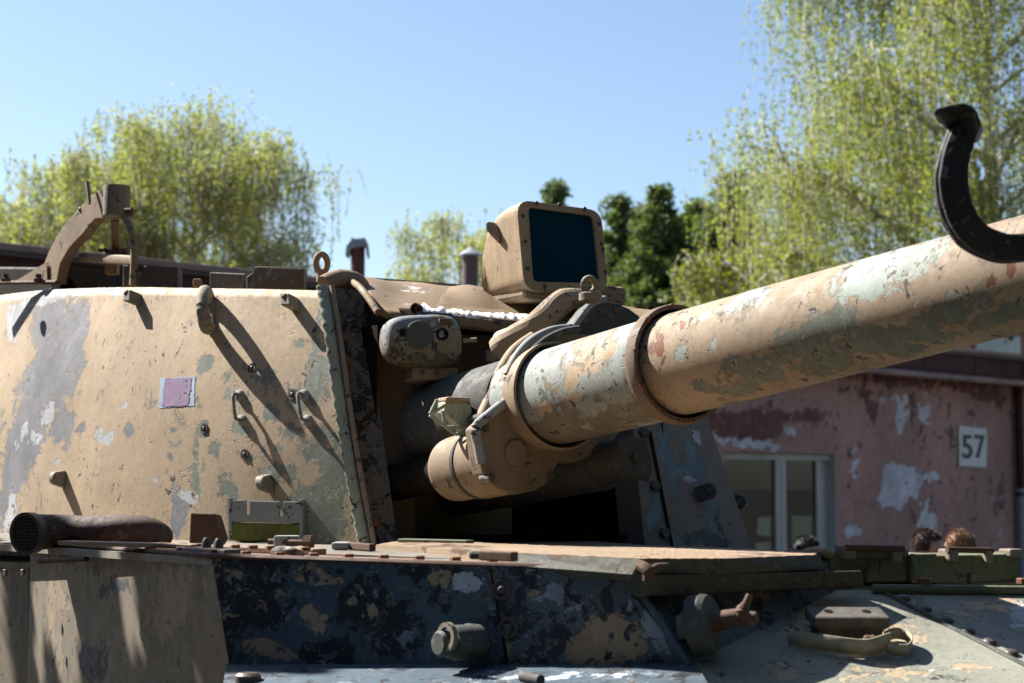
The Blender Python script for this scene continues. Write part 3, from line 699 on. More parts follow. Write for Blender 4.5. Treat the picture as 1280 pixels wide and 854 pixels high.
# grab handles
for (x, y) in [(302, 510), (383, 510)]:
    p, n, tu, tv = on_wall(x, y)
    a, b = p + tv * 0.045, p - tv * 0.045
    tube('grab_handle', smooth_path([a, a + n * .03, a.lerp(b, .25) + n * .036, a.lerp(b, .75) + n * .036, b + n * .03, b], 14), .0065, 'lug', HT, 8)
    for q in (a, b): lathe('handle_foot', q - n * .003, n, [(0, .02), (.014, .018), (.018, .01)], 'chip_edge', HT, 14)
# small square lugs
for (x, y) in [(173, 375), (369, 381)]:
    p, n, tu, tv = on_wall(x, y)
    lb = box('square_lug', p + n * 0.027, (tu, tv, n), (0.046, 0.05, 0.055), 'lug', HT, .005)
    tube('lug_eye', [p + n * .052 + tu * .01 + tv * .02, p + n * .056 + tv * .005 - tu * .01], .006, 'bolt', HT, 8)
# protruding rounded lugs
for (x, y) in [(80, 599), (338, 605)]:
    p, n, tu, tv = on_wall(x, y)
    pl = [];
    for k in range(13):
        th = math.pi * k / 12; pl.append(p + n * (0.034 + 0.022 * math.sin(th)) + tv * 0.026 * math.cos(th))
    pl = [p + tv * .034] + pl + [p - tv * .034]
    lo = prism('rounded_lug', pl, tu, 'lug', HT, 0.034, .005, both=True)
    lathe('lug_hole', p + n * .036 - tu * .0176, -tu, [(-.0, .009), (.002, .009), (.002, .005)], 'black', lo, 12)
# big towing loop
p, n, tu, tv = on_wall(262, 392)
pts = []
for k in range(28):
    th = 2 * math.pi * k / 28
    rr = V((0, 0, 0)) + tv * (0.072 * math.cos(th)) + V((0.0, -1, .1)) * (0.072 * math.sin(th) + 0.066)
    pts.append(p + rr)
tube('towing_loop', pts, 0.0245, 'lug', HT, 12, closed=True)
box('loop_base', p + tu * .004 + n * .004, (tu, tv, n), (0.055, 0.15, 0.02), 'lug', HT, .008)
# bracket box with notched plate and mossy bar
p, n, tu, tv = on_wall(330, 655)
def WB(px, py, off): q, nn, _, _ = on_wall(px, min(py, 679), 0); return q + nn * off
bn_ = V((-.25, -.95, .1)).normalized()
bq = lambda x, y: PP(x, y, p + n * 0.10, bn_)
nb_ = [bq(291, 625), bq(307, 625), bq(307, 644), bq(312, 644), bq(312, 626), bq(349, 627), bq(349, 646), bq(354, 646), bq(354, 627), bq(376, 627), bq(376, 654), bq(288, 652)]
br = prism('notched_bracket', nb_, bn_, 'chip_edge', HT, 0.012, .002)
br['label'] = 'pale notched bracket plate'
prism('bracket_cheek', [bq(285, 622), bq(288, 622), bq(290, 668), bq(285, 675)], bn_, 'chip_edge', br, 0.08, .002)
prism('bracket_cheek', [bq(374, 624), bq(378, 624), bq(378, 676), bq(374, 676)], bn_, 'chip_edge', br, 0.08, .002)
bar = prism('mossy_bar', [bq(287, 653), bq(376, 655), bq(374, 677), bq(294, 677), bq(288, 668)], bn_, 'moss', HT, 0.06, .006)
bar['label'] = 'moss-covered olive bar under the bracket'
# rusty wedge block
wq = lambda x, y: PP(x, y, P(253, 665, 5.2), (-.2, -1, .1))
prism('wedge_block', [wq(238, 641), wq(268, 642), wq(277, 672), wq(272, 680), wq(236, 679)], (-.2, -1, .1), 'rust', HT, 0.06, .004)
# brown exhaust elbow with mesh mouth
Dp = 5.55
pp_ = smooth_path([P(34, 667, Dp - .10), P(55, 665, Dp - .045), P(85, 664, Dp - .02), P(115, 665, Dp - .04), P(150, 664, Dp - .06), P(178, 666, Dp - .07), P(198, 671, Dp - .07), P(212, 679, Dp - .06)], 36)
rr_ = [((0.053 + 0.008 * math.exp(-(i / 4.0) ** 2)) - 0.004 * math.exp(-((i - 14) / 4.0) ** 2)) * math.sqrt(max(.12, 1 - (max(0, i - 24) / 12.6) ** 2.2)) for i in range(37)]
ex = tube('exhaust_elbow', pp_, rr_, 'brownpipe', HT, 28, cap=False)
ex['label'] = 'brown rusted exhaust elbow'
md = (pp_[0] - pp_[2]).normalized()
lathe('mesh_rim', P(35, 667, Dp - .095), md, [(-.02, .064), (.012, .066), (.012, .055), (-.02, .055)], 'bolt', ex, 28, cap=False)
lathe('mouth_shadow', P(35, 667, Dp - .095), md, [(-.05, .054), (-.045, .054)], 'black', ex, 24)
ma, mb = frame_of(md)
for k in range(-5, 6):
    L_ = math.sqrt(max(0.0, .055 ** 2 - (k * .010) ** 2)); c0 = P(35, 667, Dp - .095) + md * .004
    tube('mesh_wire', [c0 + ma * k * .010 - mb * L_, c0 + ma * k * .010 + mb * L_], .0016, 'bolt', ex, 5)
    tube('mesh_wire', [c0 + mb * k * .010 - ma * L_, c0 + mb * k * .010 + ma * L_], .0016, 'bolt', ex, 5)
tube('exhaust_foot', [P(50, 702, 5.3), P(108, 699, 5.2)], .013, 'rust', HT, 10, flat=.6)
for i_, x in enumerate((50, 92, 146)): bolt(ex, PZ(x, 675 + 1.8 * i_, H + .005), UP, .018, 'hex', 'rustbolt')

# front edge strip: weld, tan edge and dark cast face with bolts
we = [P(404, 358, 5.83), P(414, 420, 5.76), P(428, 520, 5.68), P(441, 600, 5.62), P(456, 680, 5.56)]
wl = tube('weld_strip', smooth_path(we, 60), [0.024 + 0.0025 * math.sin(i * 2.1) for i in range(61)], 'weld', HT, 10, flat=0.6)
te = tube('edge_strip', smooth_path([q + V((0.030, -0.012, 0)) for q in we], 30), 0.009, 'tan_part', HT, 8)
f0, f1 = P(409, 360, 5.86), P(459, 682, 5.585)
f2, f3 = P(497, 682, 5.62), P(455, 362, 5.9)
fs_ = slab('front_strip', (f1, f2, f3, f0), 0.12, (0.5, -.85, .25), 'front_strip', HT, 14, 80, fn=lambda u, v: bil(f1, f2, f3, f0)(u, v) + V((0.3, -1, 0)) * 0.007 * mnoise.noise(V((u * 5, v * 16, 3))))
fs_['label'] = 'dark rough cast front edge'
fn2 = (f2 - f1).cross(f0 - f1).normalized(); fn2 = fn2 if fn2.y < 0 else -fn2
for (x, y, k) in [(426, 384, 'bolt'), (435, 453, 'rustbolt'), (447, 523, 'bolt'), (468, 655, 'rustbolt'), (456, 597, 'bolt')]:
    bolt(fs_, PP(x, y, (f1 + f2 + f3 + f0) / 4, fn2) + fn2 * .004, fn2, .017, 'hex', k)
# corner cap on top of the strip
cc = smooth_path([P(404, 356, 5.9), P(425, 351, 5.95), P(446, 356, 5.97), P(456, 372, 5.95)], 12)
tube('corner_cap', cc, [.03, .034, .036, .038, .04, .04, .04, .04, .038, .036, .034, .03, .026], 'roof', HT, 16)

# roof
L_ = [P(452, 366, 5.9), P(505, 391, 5.72), P(660, 404, 5.95), P(760, 408, 6.1), P(850, 414, 6.3)]
K_ = [P(420, 346, 6.3), P(520, 352, 6.5), P(625, 361, 6.75), P(720, 370, 6.9), P(800, 392, 7.1)]
def roof(u, v):
    a, b = catmull(L_, u), catmull(K_, u)
    q = a.lerp(b, v); q.z += 0.03 * math.sin(math.pi * v) + 0.012 * mnoise.noise(V((u * 9, v * 3, 1.5)))
    return q
rf = grid('roof_front', roof, 120, 30, 'roof', HT, True)
sm = rf.modifiers.new('solid', 'SOLIDIFY'); sm.thickness = 0.03; sm.offset = -1
paint(rf, [(2, 520, 362, 20, 5, 10, .7), (2, 640, 372, 30, 5, 0, .7), (2, 585, 372, 20, 4, 0, .6)])
tube('roof_lip', smooth_path([P(512, 394, 5.71), P(560, 399, 5.78), P(660, 410, 5.93), P(760, 416, 6.08), P(846, 420, 6.28)], 20), .022, 'roof', HT, 8, flat=1.2)
tube('drain_tube', smooth_path([P(432, 348, 6.0), P(448, 358, 5.86), P(460, 372, 5.76), P(473, 391, 5.69)], 16), .012, 'roof', HT, 12)
lathe('drain_mouth', P(472.5, 390, 5.69), (0.3, -.9, -.35), [(0, .012), (.006, .012), (.006, .008)], 'rust', HT, 12)
for (x, y, r_) in [(514, 386, .020), (519, 386, .014)]:
    lathe('pipe_stub', P(x, y, 5.70), (0.5, -.85, -.1), [(-.05, r_), (.03, r_), (.03, r_ * .7), (.0, r_ * .7)], 'rust', HT, 12)
# white foam sealant along the lip
fvs, ffs = [], []
NF = 90
for i in range(NF + 1):
    u = i / NF
    b0 = catmull([P(528, 388, 5.72), P(590, 396, 5.82), P(650, 402, 5.92), P(690, 405, 5.98)], u)
    wdt = (0.035 + 0.07 * u ** 3 + 0.03 * mnoise.noise(V((u * 14, 0, 0)))) * (1 - max(0, u - .93) * 10)
    hgt = 0.010 + 0.016 * u ** 4 + 0.009 * mnoise.noise(V((u * 30, 5, 0)))
    for k in range(7):
        th = math.pi * k / 6
        w_ = -math.cos(th) * 0.5 + 0.5
        q = b0 + V((-0.1, 1, 0.30)) * wdt * w_ * 2.2 + V((0, -0.2, 1)) * (hgt * math.sin(th) + (0.012 if k == 6 else 0) * 0)
        q += V((.4, 1, .6)) * 0.010 * mnoise.noise(V((u * 34, k * .6, 7)))
        fvs.append(q - V((0, .02, .006)))
for i in range(NF):
    for k in range(6): ffs.append((i * 7 + k, i * 7 + k + 1, (i + 1) * 7 + k + 1, (i + 1) * 7 + k))
fm = fixn(make('foam_sealant', fvs, ffs, 'foam', HT, True)); fm['label'] = 'ragged white foam sealant along the roof lip'
# canvas-like bulged cover on the roof
def bulge(u, v):
    a = catmull([P(545, 384, 5.86), P(620, 393, 5.98), P(672, 392, 6.06), P(682, 388, 6.1)], u)
    b = catmull([P(540, 362, 6.4), P(600, 362, 6.5), P(650, 366, 6.55), P(672, 372, 6.5)], u)
    q = a.lerp(b, v); e = math.sin(math.pi * min(1, max(0, v))) * math.sin(math.pi * min(1, max(0, u))) ** .5
    q.z += e * (0.055 + 0.008 * math.sin(u * 26 + v * 4))
    return q
grid('roof_bulge', bulge, 60, 16, 'roof', HT, True)
tube('roof_plate_edge', [P(432, 347, 6.45), P(500, 352, 6.5), P(592, 359, 6.6)], .012, 'greydark', HT, 6, flat=.6)
# main roof and rear turret shell
tp = [wall(i / 24, 1.0) for i in range(25)]
ctr = P(420, 352, 7.2)
CKR = P(846, 412, 6.42)
rear = [ctr + GD * -2.4 + GS * 0.8, ctr + GD * -2.4 - GS * 0.6, CKR - GD * 1.6 + V((-.1, 0, .05))]
ring_ = tp + [K_[0], K_[2], K_[4]] + rear[::-1]
rb_ = [V((q.x, q.y, q.z)) for q in ring_]
low = [V((q.x * 1.0, q.y, H - .03)) for q in ring_]
nn_ = len(ring_)
apex = V((ctr.x, ctr.y + .2, 2.84))
fixn(make('turret_roof', rb_ + [apex], [(i, (i + 1) % nn_, nn_) for i in range(nn_)], 'roof', HT, True))
k0 = 24
rv = rear[::-1]
rl = [CKR + V((-.02, .03, 0)), CKR - GD * .8 + V((-.06, 0, .03))] + rv + [tp[0]]
wv = rl + [P(938, 702, 6.34), P(938, 702, 6.34) - GD * .8 + V((-.1, 0, 0))] + [V((q.x, q.y, H - .02)) for q in rl[2:]]
m_ = len(rl)
make('turret_rear_shell', wv, [(i, i + 1, m_ + i + 1, m_ + i) for i in range(m_ - 1)], 'cheek', HT)

# right cheek
ckn = (V((0.5, -0.78, 0.33))).normalized()
ck = slab('cheek_plate', (P(808, 702, 6.05), P(946, 702, 6.3), P(846, 412, 6.42), P(778, 410, 6.16)), 0.14, ckn, 'cheek', HT, 40, 70)
paint(ck, [(0, 832, 560, 8, 60, -8, .8), (0, 870, 590, 10, 40, -20, .9), (0, 845, 592, 16, 8, 20, .85), (0, 890, 640, 8, 50, -22, .8), (0, 815, 640, 10, 40, 0, .7), (0, 850, 675, 30, 10, 0, .7), (2, 872, 545, 4, 12, -25, 1.0), (2, 862, 605, 7, 5, 0, .8), (1, 880, 672, 40, 10, 10, .8), (1, 905, 660, 8, 30, -20, .6)])
ckc = P(860, 600, 6.25)
cn = ck.data.polygons[5].normal.copy()
cn = cn if cn.y < 0 else -cn
cp = lambda x, y, o=0: PP(x, y, P(808, 702, 6.05), cn) + cn * o
st = tube('cheek_seam', [cp(812, 540, .002), cp(841, 690, .002)], .006, 'black', HT, 6)
for (x, y) in [(803, 541), (817, 608), (829, 667)]: bolt(ck, cp(x, y, .003), cn, .02, 'hex', 'bolt')
for (x, y, o) in [(876, 617, 0.03), (931, 626, -0.05)]:
    c0 = cp(x, y, o)
    d1 = V((0.75, -0.35, 0.28)).normalized(); d2 = d1.cross(V((-.3, -1, 0))).normalized()
    ol = [c0 - d1 * .035 + d2 * .028, c0 - d1 * .035 - d2 * .028] + [c0 + d1 * .012 + d1 * .03 * math.sin(th) - d2 * .028 * math.cos(th) for th in [math.pi * k / 10 for k in range(11)]]
    lu = prism('cheek_lug', ol, d1.cross(d2), 'greydark', HT, .03, .004, both=True)
    lathe('lug_pin', c0 + d1 * .012 + V((-.1, -1, 0)) * .013, V((-.1, -1, .1)), [(0, .012), (.006, .011)], 'bolt', lu, 12)

# embrasure interior: dark box behind the gun
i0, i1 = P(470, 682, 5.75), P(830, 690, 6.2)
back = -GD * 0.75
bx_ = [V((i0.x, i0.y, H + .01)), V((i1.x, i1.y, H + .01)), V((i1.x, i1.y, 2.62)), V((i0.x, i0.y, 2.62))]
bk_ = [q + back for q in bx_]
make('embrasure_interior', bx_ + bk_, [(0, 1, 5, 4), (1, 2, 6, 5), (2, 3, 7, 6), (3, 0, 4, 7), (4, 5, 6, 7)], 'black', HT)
slab('inner_shield', (P(480, 682, 5.72), P(520, 682, 5.78), P(512, 392, 5.86), P(452, 368, 5.92)), 0.03, (.5, -.85, .1), 'inner_brown', HT, 10, 30)
slab('inner_backing', (P(505, 680, 6.05), P(640, 680, 6.2), P(640, 420, 6.2), P(505, 400, 6.05)), 0.02, (.5, -.85, .1), 'inner_brown', HT, 8, 8)
strip('embrasure_sill', 502, 676.5, 588, 678.5, H + .012, .04, .016, 'olive')

# ---- gun ---------------------------------------------------------------
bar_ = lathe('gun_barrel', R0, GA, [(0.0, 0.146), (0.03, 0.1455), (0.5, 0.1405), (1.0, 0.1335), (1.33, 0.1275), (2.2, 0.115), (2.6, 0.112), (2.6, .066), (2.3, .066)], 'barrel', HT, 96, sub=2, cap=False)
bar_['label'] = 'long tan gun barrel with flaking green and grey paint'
paint(bar_, [(0, 1010, 420, 60, 22, -20, .85), (0, 940, 455, 50, 14, -10, .7), (0, 880, 480, 34, 12, 0, .6), (0, 1180, 395, 60, 26, -14, .75), (0, 1090, 430, 90, 14, -14, .6), (0, 1230, 380, 40, 30, 0, .6), (0, 1050, 395, 30, 16, -30, .7), (0, 1110, 428, 130, 22, -14, .72), (0, 950, 478, 70, 16, -14, .7), (0, 1240, 398, 50, 14, -14, .75),  # olive patches; the lower ones also paint in shade on the underside
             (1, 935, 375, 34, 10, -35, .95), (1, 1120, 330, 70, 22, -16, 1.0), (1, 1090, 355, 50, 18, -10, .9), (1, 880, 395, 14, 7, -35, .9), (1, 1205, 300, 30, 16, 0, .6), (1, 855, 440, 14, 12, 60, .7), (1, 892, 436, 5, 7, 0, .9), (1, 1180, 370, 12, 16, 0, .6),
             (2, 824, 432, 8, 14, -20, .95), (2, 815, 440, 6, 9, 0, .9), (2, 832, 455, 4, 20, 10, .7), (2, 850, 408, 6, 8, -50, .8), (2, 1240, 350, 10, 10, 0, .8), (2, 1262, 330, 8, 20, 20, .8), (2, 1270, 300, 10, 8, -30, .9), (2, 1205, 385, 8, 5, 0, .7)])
jk = lathe('barrel_jacket', R0, GA, [(-.76, .15), (-0.615, 0.151), (-0.06, 0.1505), (-0.04, .146), (0.0, .146)], 'jacket', HT, 96, sub=2)
jk['label'] = 'pale green chipped jacket round the barrel root'
paint(jk, [(0, 735, 440, 22, 34, 10, .95), (0, 715, 470, 14, 24, 0, .8), (0, 760, 430, 14, 30, 10, .8), (0, 680, 510, 14, 12, 0, .9), (0, 720, 500, 16, 7, -10, .85),
           (1, 780, 520, 70, 18, -14, .85), (1, 700, 530, 40, 24, 0, .85), (1, 740, 545, 60, 16, -14, .9), (1, 672, 480, 8, 30, 0, .5)])
col_ = lathe('barrel_collar', R0, GA, [(-.035, .152), (-.035, .160), (-.02, .170), (-.01, .172), (.018, .172), (.024, .170), (.024, .1575), (-.02, .1575)], 'collar', HT, 80, cap=False)
col_['label'] = 'brown bolted collar ring round the barrel'
lathe('collar_gap', R0, GA, [(-.015, .160), (-.012, .160), (-.011, .14)], 'black', col_, 64, cap=False)
for k in range(10):
    th = 2 * math.pi * (k + .3) / 10
    bolt(col_, G(.0235, .164 * math.cos(th), .164 * math.sin(th)), GA, .0095, 'dome', 'rustbolt')
# rear rim where the jacket leaves the cradle
rim2 = lathe('jacket_rim', R0, GA, [(-.66, .165), (-.60, .172), (-.585, .172), (-.582, .165), (-.60, .160), (-.64, .158)], 'tan_part', HT, 80, cap=False)
lathe('rim_gap', R0, GA, [(-.63, .16), (-.62, .16), (-.62, .148)], 'black', rim2, 64, cap=False)
for th in (100, 150, 205, 260): bolt(rim2, G(-.60, .157 * math.cos(R(th - 90)), .157 * math.sin(R(th - 90))), GA, .01, 'dome', 'rustbolt')
SP = -0.66
ol = [(594, 534), (599, 569), (604, 591), (611, 603), (622, 611), (637, 616), (655, 616), (670, 613), (682, 606), (692, 590), (699, 577), (722, 577), (745, 568), (768, 550), (800, 500), (812, 450), (800, 425), (712, 415), (680, 418), (664, 427), (650, 442), (640, 460), (635, 474), (639, 494)]
cr = prism('cradle_plate', [PG(x, y, SP) for x, y in ol], GA, 'tan_plate', HT, 0.06, .006)
cr['label'] = 'tan cradle plate carrying barrel and recoil cylinder'
paint(cr, [(0, 655, 600, 30, 10, 0, .9), (0, 655, 540, 10, 12, 0, .8), (0, 668, 560, 14, 10, 0, .6)])
fl = smooth_path([PG(x, y, SP) + GA * .004 for x, y in [(601, 580), (597, 556), (594, 535), (613, 517), (637, 496), (634, 473), (641, 455), (652, 438), (668, 424), (690, 414), (714, 411)]], 50)
tube('plate_flange', fl, .0155, 'chip_edge', HT, 10)
tube('seat_arc', smooth_path([PG(x, y, SP) + GA * .05 for x, y in [(646, 520), (640, 495), (642, 470), (652, 446), (668, 430), (690, 419), (712, 415)]], 30), .012, 'greydark', HT, 8)
up_ = prism('upper_plate', [PG(x, y, SP - .02) for x, y in [(706, 420), (712, 410), (733, 383), (742, 377), (752, 375), (771, 379), (786, 385), (800, 395), (806, 425), (780, 450), (720, 450)]], GA, 'greydark', HT, 0.05, .006)
up_['label'] = 'dark grey upper cradle plate'
tube('upper_plate_edge', smooth_path([PG(x, y, SP - .01) + GA * .012 for x, y in [(712, 412), (734, 383), (744, 377), (753, 375)]], 16), .012, 'chip_edge', HT, 8)
for (x, y) in [(717, 411), (752, 389), (770, 388)]: bolt(up_, PG(x, y, SP - .018), GA, .012, 'dome', 'rustbolt')
ds = disc('round_boss', PG(644, 566, SP), GA, .038, .012, 'tan_plate', HT, 32)
for (x, y) in [(613, 597), (687, 595), (606, 536), (637, 498)]: bolt(cr, PG(x, y, SP) + GA * .004, GA, .011, 'hex', 'bolt')
rc0 = PG(640, 571, SP) - GA * .02
rcyl = lathe('recoil_cylinder', rc0, GA, [(-.312, .086), (-.31, .094), (-.30, .099), (-.285, .1005), (-.14, .102), (-.135, .108), (-.045, .109), (0.0, .108)], 'tan_part', HT, 56)
rcyl['label'] = 'tan recoil cylinder below the barrel'
lathe('shaded_cylinder_rear', rc0, GA, [(-.9, .06), (-.255, .06)], 'black', rcyl, 32)  # black stands in for the turret's shade over the cylinder's rear
lathe('cylinder_band', rc0, GA, [(-.165, .103), (-.163, .107), (-.148, .107), (-.146, .103)], 'greydark', rcyl, 48, cap=False)
tube('cylinder_lug', [PG(599, 599, SP - .02), PG(612, 598, SP + .01)], .009, 'chip_edge', rcyl, 8)
dc0 = PG(792, 573, -.52)
dcy = lathe('recuperator_cylinder', dc0, GA, [(-1.1, .078), (-.16, .080), (-.15, .066), (-.03, .066), (-.03, .064), (0, .062)], 'greydark', HT, 40)
prism('cylinder_flange', [dc0 + GA * .006 + SIDE * (a * .066) + GU * (b * .066) for a, b in [(-.95, -.7), (-.7, -1.05), (-.2, -.9), (.8, -.6), (1, 0), (.8, .8), (0.1, 1.05), (-.8, .8), (-1, 0)]], GA, 'greydark', dcy, .02, .004)
bolt(dcy, dc0 + GA * .008, GA, .016, 'hex', 'bolt')
# tan pipes over the cradle
pipe1 = smooth_path([PG(626, 440, -.95), PG(640, 425, -.9), PG(668, 408, -.84), PG(690, 388, -.82), PG(706, 376, -.8), PG(725, 373, -.78), PG(748, 376, -.76)], 30)
pt = tube('elevating_arm', pipe1, [.05, .052, .052, .05, .046] + [.043] * 16 + [.04, .038, .036, .034, .032, .03, .03, .03, .03, .03], 'tan_part', HT, 8, smooth=False)
pt.modifiers.new('bevel', 'BEVEL').width = .008
tube('guide_tube', smooth_path([PG(604, 524, -.78), PG(616, 498, -.78), PG(628, 468, -.77), PG(645, 441, -.76), PG(668, 424, -.75)], 24), .026, 'tan_part', HT, 12)
gp = lathe('green_end_cap', PG(640, 423, -.92), GA, [(-.06, .036), (.02, .038), (.04, .03), (.046, .015)], 'weld', HT, 20)
# back of gun in the shade: breech ring
lathe('breech_sleeve', R0, GA, [(-1.3, .158), (-.80, .158), (-.78, .150)], 'greydark', HT, 56)
box('linkage_block', P(612, 447, 5.9), (GA, SIDE, GU), (.05, .06, .04), 'tan_part', HT, .005)
# small wedge sight bracket
wb = lambda x, y, o=0: PP(x, y, P(566, 518, 5.32), (.35, -.93, 0)) + V((.35, -.93, 0)) * o
wbk = prism('bracket_housing', [wb(556, 504), wb(558, 499), wb(588, 499), wb(590, 512), wb(590, 537), wb(583, 540), wb(555, 516)], (.35, -.93, 0), 'weld', HT, .07, .005)
wbk['label'] = 'small pale wedge-shaped bracket beside the recoil cylinder'
prism('bracket_lid', [wb(556, 497, .01), wb(560, 496, .01), wb(587, 497, .01), wb(588, 503, .01), wb(556, 503, .01)], (.35, -.93, 0), 'tan_part', wbk, .09, .006)
for a, b in [((536, 518), (556, 506)), ((536, 519), (568, 543)), ((568, 543), (584, 540)), ((552, 514), (554, 531)), ((536, 518), (545, 500)), ((558, 534), (582, 536))]:
    tube('bracket_rib', [wb(*a, .012), wb(*b, .012)], .006, 'weld', wbk, 8)
tube('bracket_stem', [wb(588, 525, -.02), PG(606, 520, SP - .03)], .012, 'greydark', wbk, 8)

# periscope head hanging under the roof lip
ph0 = P(535, 428, 5.62)
phn = V((0.28, -0.95, 0.05)).normalized(); phx = V((0.95, 0.28, 0)).normalized(); phz = phn.cross(phx) * -1
phz = phx.cross(phn) * -1 if phx.cross(phn).z < 0 else phx.cross(phn)
hx = [(484, 405), (490, 396), (505, 391), (540, 389), (568, 391), (578, 398), (584, 420), (582, 445), (574, 456), (550, 460), (515, 458), (495, 450), (485, 441), (482, 425)]
hvs, hfs = [], []
for lay, (sc_, dep) in enumerate([(0.72, .0), (.93, .018), (1.0, .05), (1.0, .2)]):
    for (x, y) in hx:
        q = PP(x, y, ph0, phn); q = ph0 + (q - ph0) * sc_ - phn * dep + phn * .006 * mnoise.noise(q * 30)
        hvs.append(q)
n_ = len(hx)
for l in range(3):
    for k in range(n_): hfs.append((l * n_ + k, l * n_ + (k + 1) % n_, (l + 1) * n_ + (k + 1) % n_, (l + 1) * n_ + k))
hfs += [tuple(range(n_)), tuple(3 * n_ + k for k in range(n_))]
M['peri'] = camo('periscope_mixed_paint', (0.22, 0.175, 0.11), [((0.26, 0.28, 0.29), 0, 0.0, 0.9, 9), ((0.10, 0.09, 0.05), 1, 0.0, 0.9, 9)], chips=0.7, bumpy=2.2, grime=.6, specks=[((0.28, 0.29, 0.29), .63, 20, True), ((0.03, 0.03, 0.025), .66, 26, False)])
pe = fixn(make('periscope_head', hvs, hfs, 'peri', HT, True))
pe['label'] = 'chipped grey and tan periscope head under the roof lip'
sd_ = pe.modifiers.new('sub', 'SUBSURF'); sd_.levels = 2; sd_.render_levels = 3
paint(pe, [(0, 530, 402, 60, 14, 0, 1.0), (0, 487, 430, 8, 14, 0, 1.0), (0, 530, 425, 20, 22, 0, .8), (1, 530, 460, 60, 14, 0, .9)])
q_ = lambda x, y, o=0.0: PP(x, y, ph0, phn) + phn * o
lathe('periscope_disc', q_(524, 418, -.012), phn, [(0, .046), (.016, .046), (.02, .042), (.021, .0)], 'greydark', pe, 32, cap=False)
lathe('periscope_socket', q_(553, 418, -.006), phn, [(0, .02), (.010, .02), (.010, .014), (.002, .013)], 'black', pe, 20)
box('periscope_port', q_(503, 416, -.006), (phx, phz, phn), (.016, .026, .02), 'black', pe, .003)
box('periscope_hinge', q_(556, 402, -.004), (phx, phz, phn), (.04, .02, .02), 'rust', pe, .004)
box('periscope_bracket', q_(548, 465, -.10), (phx, phz, phn), (.15, .04, .12), 'tan_plate', HT, .006)
for x in (531, 550): bolt(pe, q_(x, 464, -.036), phn, .008, 'dome', 'bolt')
tube('periscope_lever', [q_(582, 425, -.03), q_(598, 424, -.02)], .008, 'tan_part', pe, 8)
prism('periscope_top_plate', [q_(520, 391, -.03), q_(528, 387, -.04), q_(568, 390, -.04), q_(578, 400, -.03), q_(560, 396, -.03)], UP + phn * -.3, 'greydark', pe, .03)

# ---- sight head with blue glass -----------------------------------------
SN = V((0.50, -0.86, 0.0)).normalized(); S0 = P(706, 310, 6.0)
SXv = UP.cross(SN).normalized()
if SXv.x < 0: SXv = -SXv
s_ = lambda x, y, o=0.0: PP(x, y, S0, SN) + SN * o
def rrect(corners, rad, k=6):
    out = []; cs = [V(c) for c in corners]; n = len(cs)
    for i in range(n):
        p, a, b = cs[i], cs[i - 1], cs[(i + 1) % n]
        u, v = (a - p).normalized() * rad, (b - p).normalized() * rad
        for j in range(k + 1):
            t = j / k; out.append((p + u) * (1 - t) ** 2 + 2 * t * (1 - t) * p + (p + v) * t * t)
    return out
so_ = rrect([s_(646, 249), s_(752, 263), s_(761, 366), s_(656, 364)], .055)
si_ = rrect([s_(661, 259), s_(741, 270), s_(750, 354), s_(667, 352)], .02)
def ring_part(name, outer, inner, n, thick, mat, parent, bevel=.004):
    L = len(outer)
    vs = list(outer) + list(inner) + [p - n * thick for p in outer] + [p - n * thick for p in inner]
    fs = []
    for i in range(L):
        j = (i + 1) % L
        fs += [(i, j, L + j, L + i), (2 * L + j, 2 * L + i, 3 * L + i, 3 * L + j), (j, i, 2 * L + i, 2 * L + j), (L + i, L + j, 3 * L + j, 3 * L + i)]
    return fixn(make(name, vs, fs, mat, parent, False, bevel))
cen = sum(so_, V((0, 0, 0))) / len(so_)
hood = []
zlow = min(p.z for p in so_)
for (dep, wsc, top_, bot_) in [(0.02, .985, 1.0, 0), (.10, .985, .985, 0), (.17, .97, .93, 0), (.23, .95, .80, 0), (.27, .92, .55, 0), (.285, .9, .2, 0)]:
    lay = []
    for p in so_:
        r_ = p - cen; w = r_.dot(SXv) * wsc; h = (p.z - zlow)
        lay.append(cen + SXv * w - SN * dep + UP * (zlow - .0 + h * top_ - cen.z - 0.02 * dep) + SN * r_.dot(SN))
    hood.append(lay)
hv = [p for l in hood for p in l]; Ls = len(so_)
hf = [(l * Ls + k, l * Ls + (k + 1) % Ls, (l + 1) * Ls + (k + 1) % Ls, (l + 1) * Ls + k) for l in range(len(hood) - 1) for k in range(Ls)]
hf += [tuple((len(hood) - 1) * Ls + k for k in range(Ls))]
shd = fixn(make('sight_hood', hv, hf, 'sight', HT, True)); autosm(shd, 50)
shd['label'] = 'tan armoured sight hood with a blue window'
fr_ = ring_part('window_frame', so_, si_, SN, .03, 'sight', shd)
gi = rrect([s_(659, 257, -.012), s_(743, 268, -.012), s_(752, 356, -.012), s_(665, 354, -.012)], .02)
gp_ = prism('sight_glass', gi, SN, 'glass', shd, .008)
gp_['label'] = 'dark blue glass pane'
for (x, y) in [(654, 270), (656.5, 302), (660, 336), (671, 254), (700, 256), (731, 261), (749, 280), (752, 305), (754, 312), (757, 340), (681, 358), (712, 360), (738, 361)]:
    bolt(fr_, s_(x, y, -.001), SN, .008, 'dome', 'bolt')
ear0 = P(614, 290, 6.22)
ea = prism('sight_ear', [P(607, 280, 6.04), P(610, 277, 6.04), P(618, 278, 6.04), P(624, 292, 6.02), P(624, 305, 6.02), P(615, 296, 6.04), P(608, 288, 6.04)], (-.3, -.95, 0), 'sight', shd, .018, .003)
lathe('ear_hole', P(612.5, 283.5, 6.036), (-.3, -.95, 0), [(0, .008), (.004, .008), (.004, .005)], 'chip_edge', shd, 10)
box('sight_plinth', P(690, 372, 6.2), (SXv, SN, UP), (.42, .34, .07), 'tan_part', HT, .02)

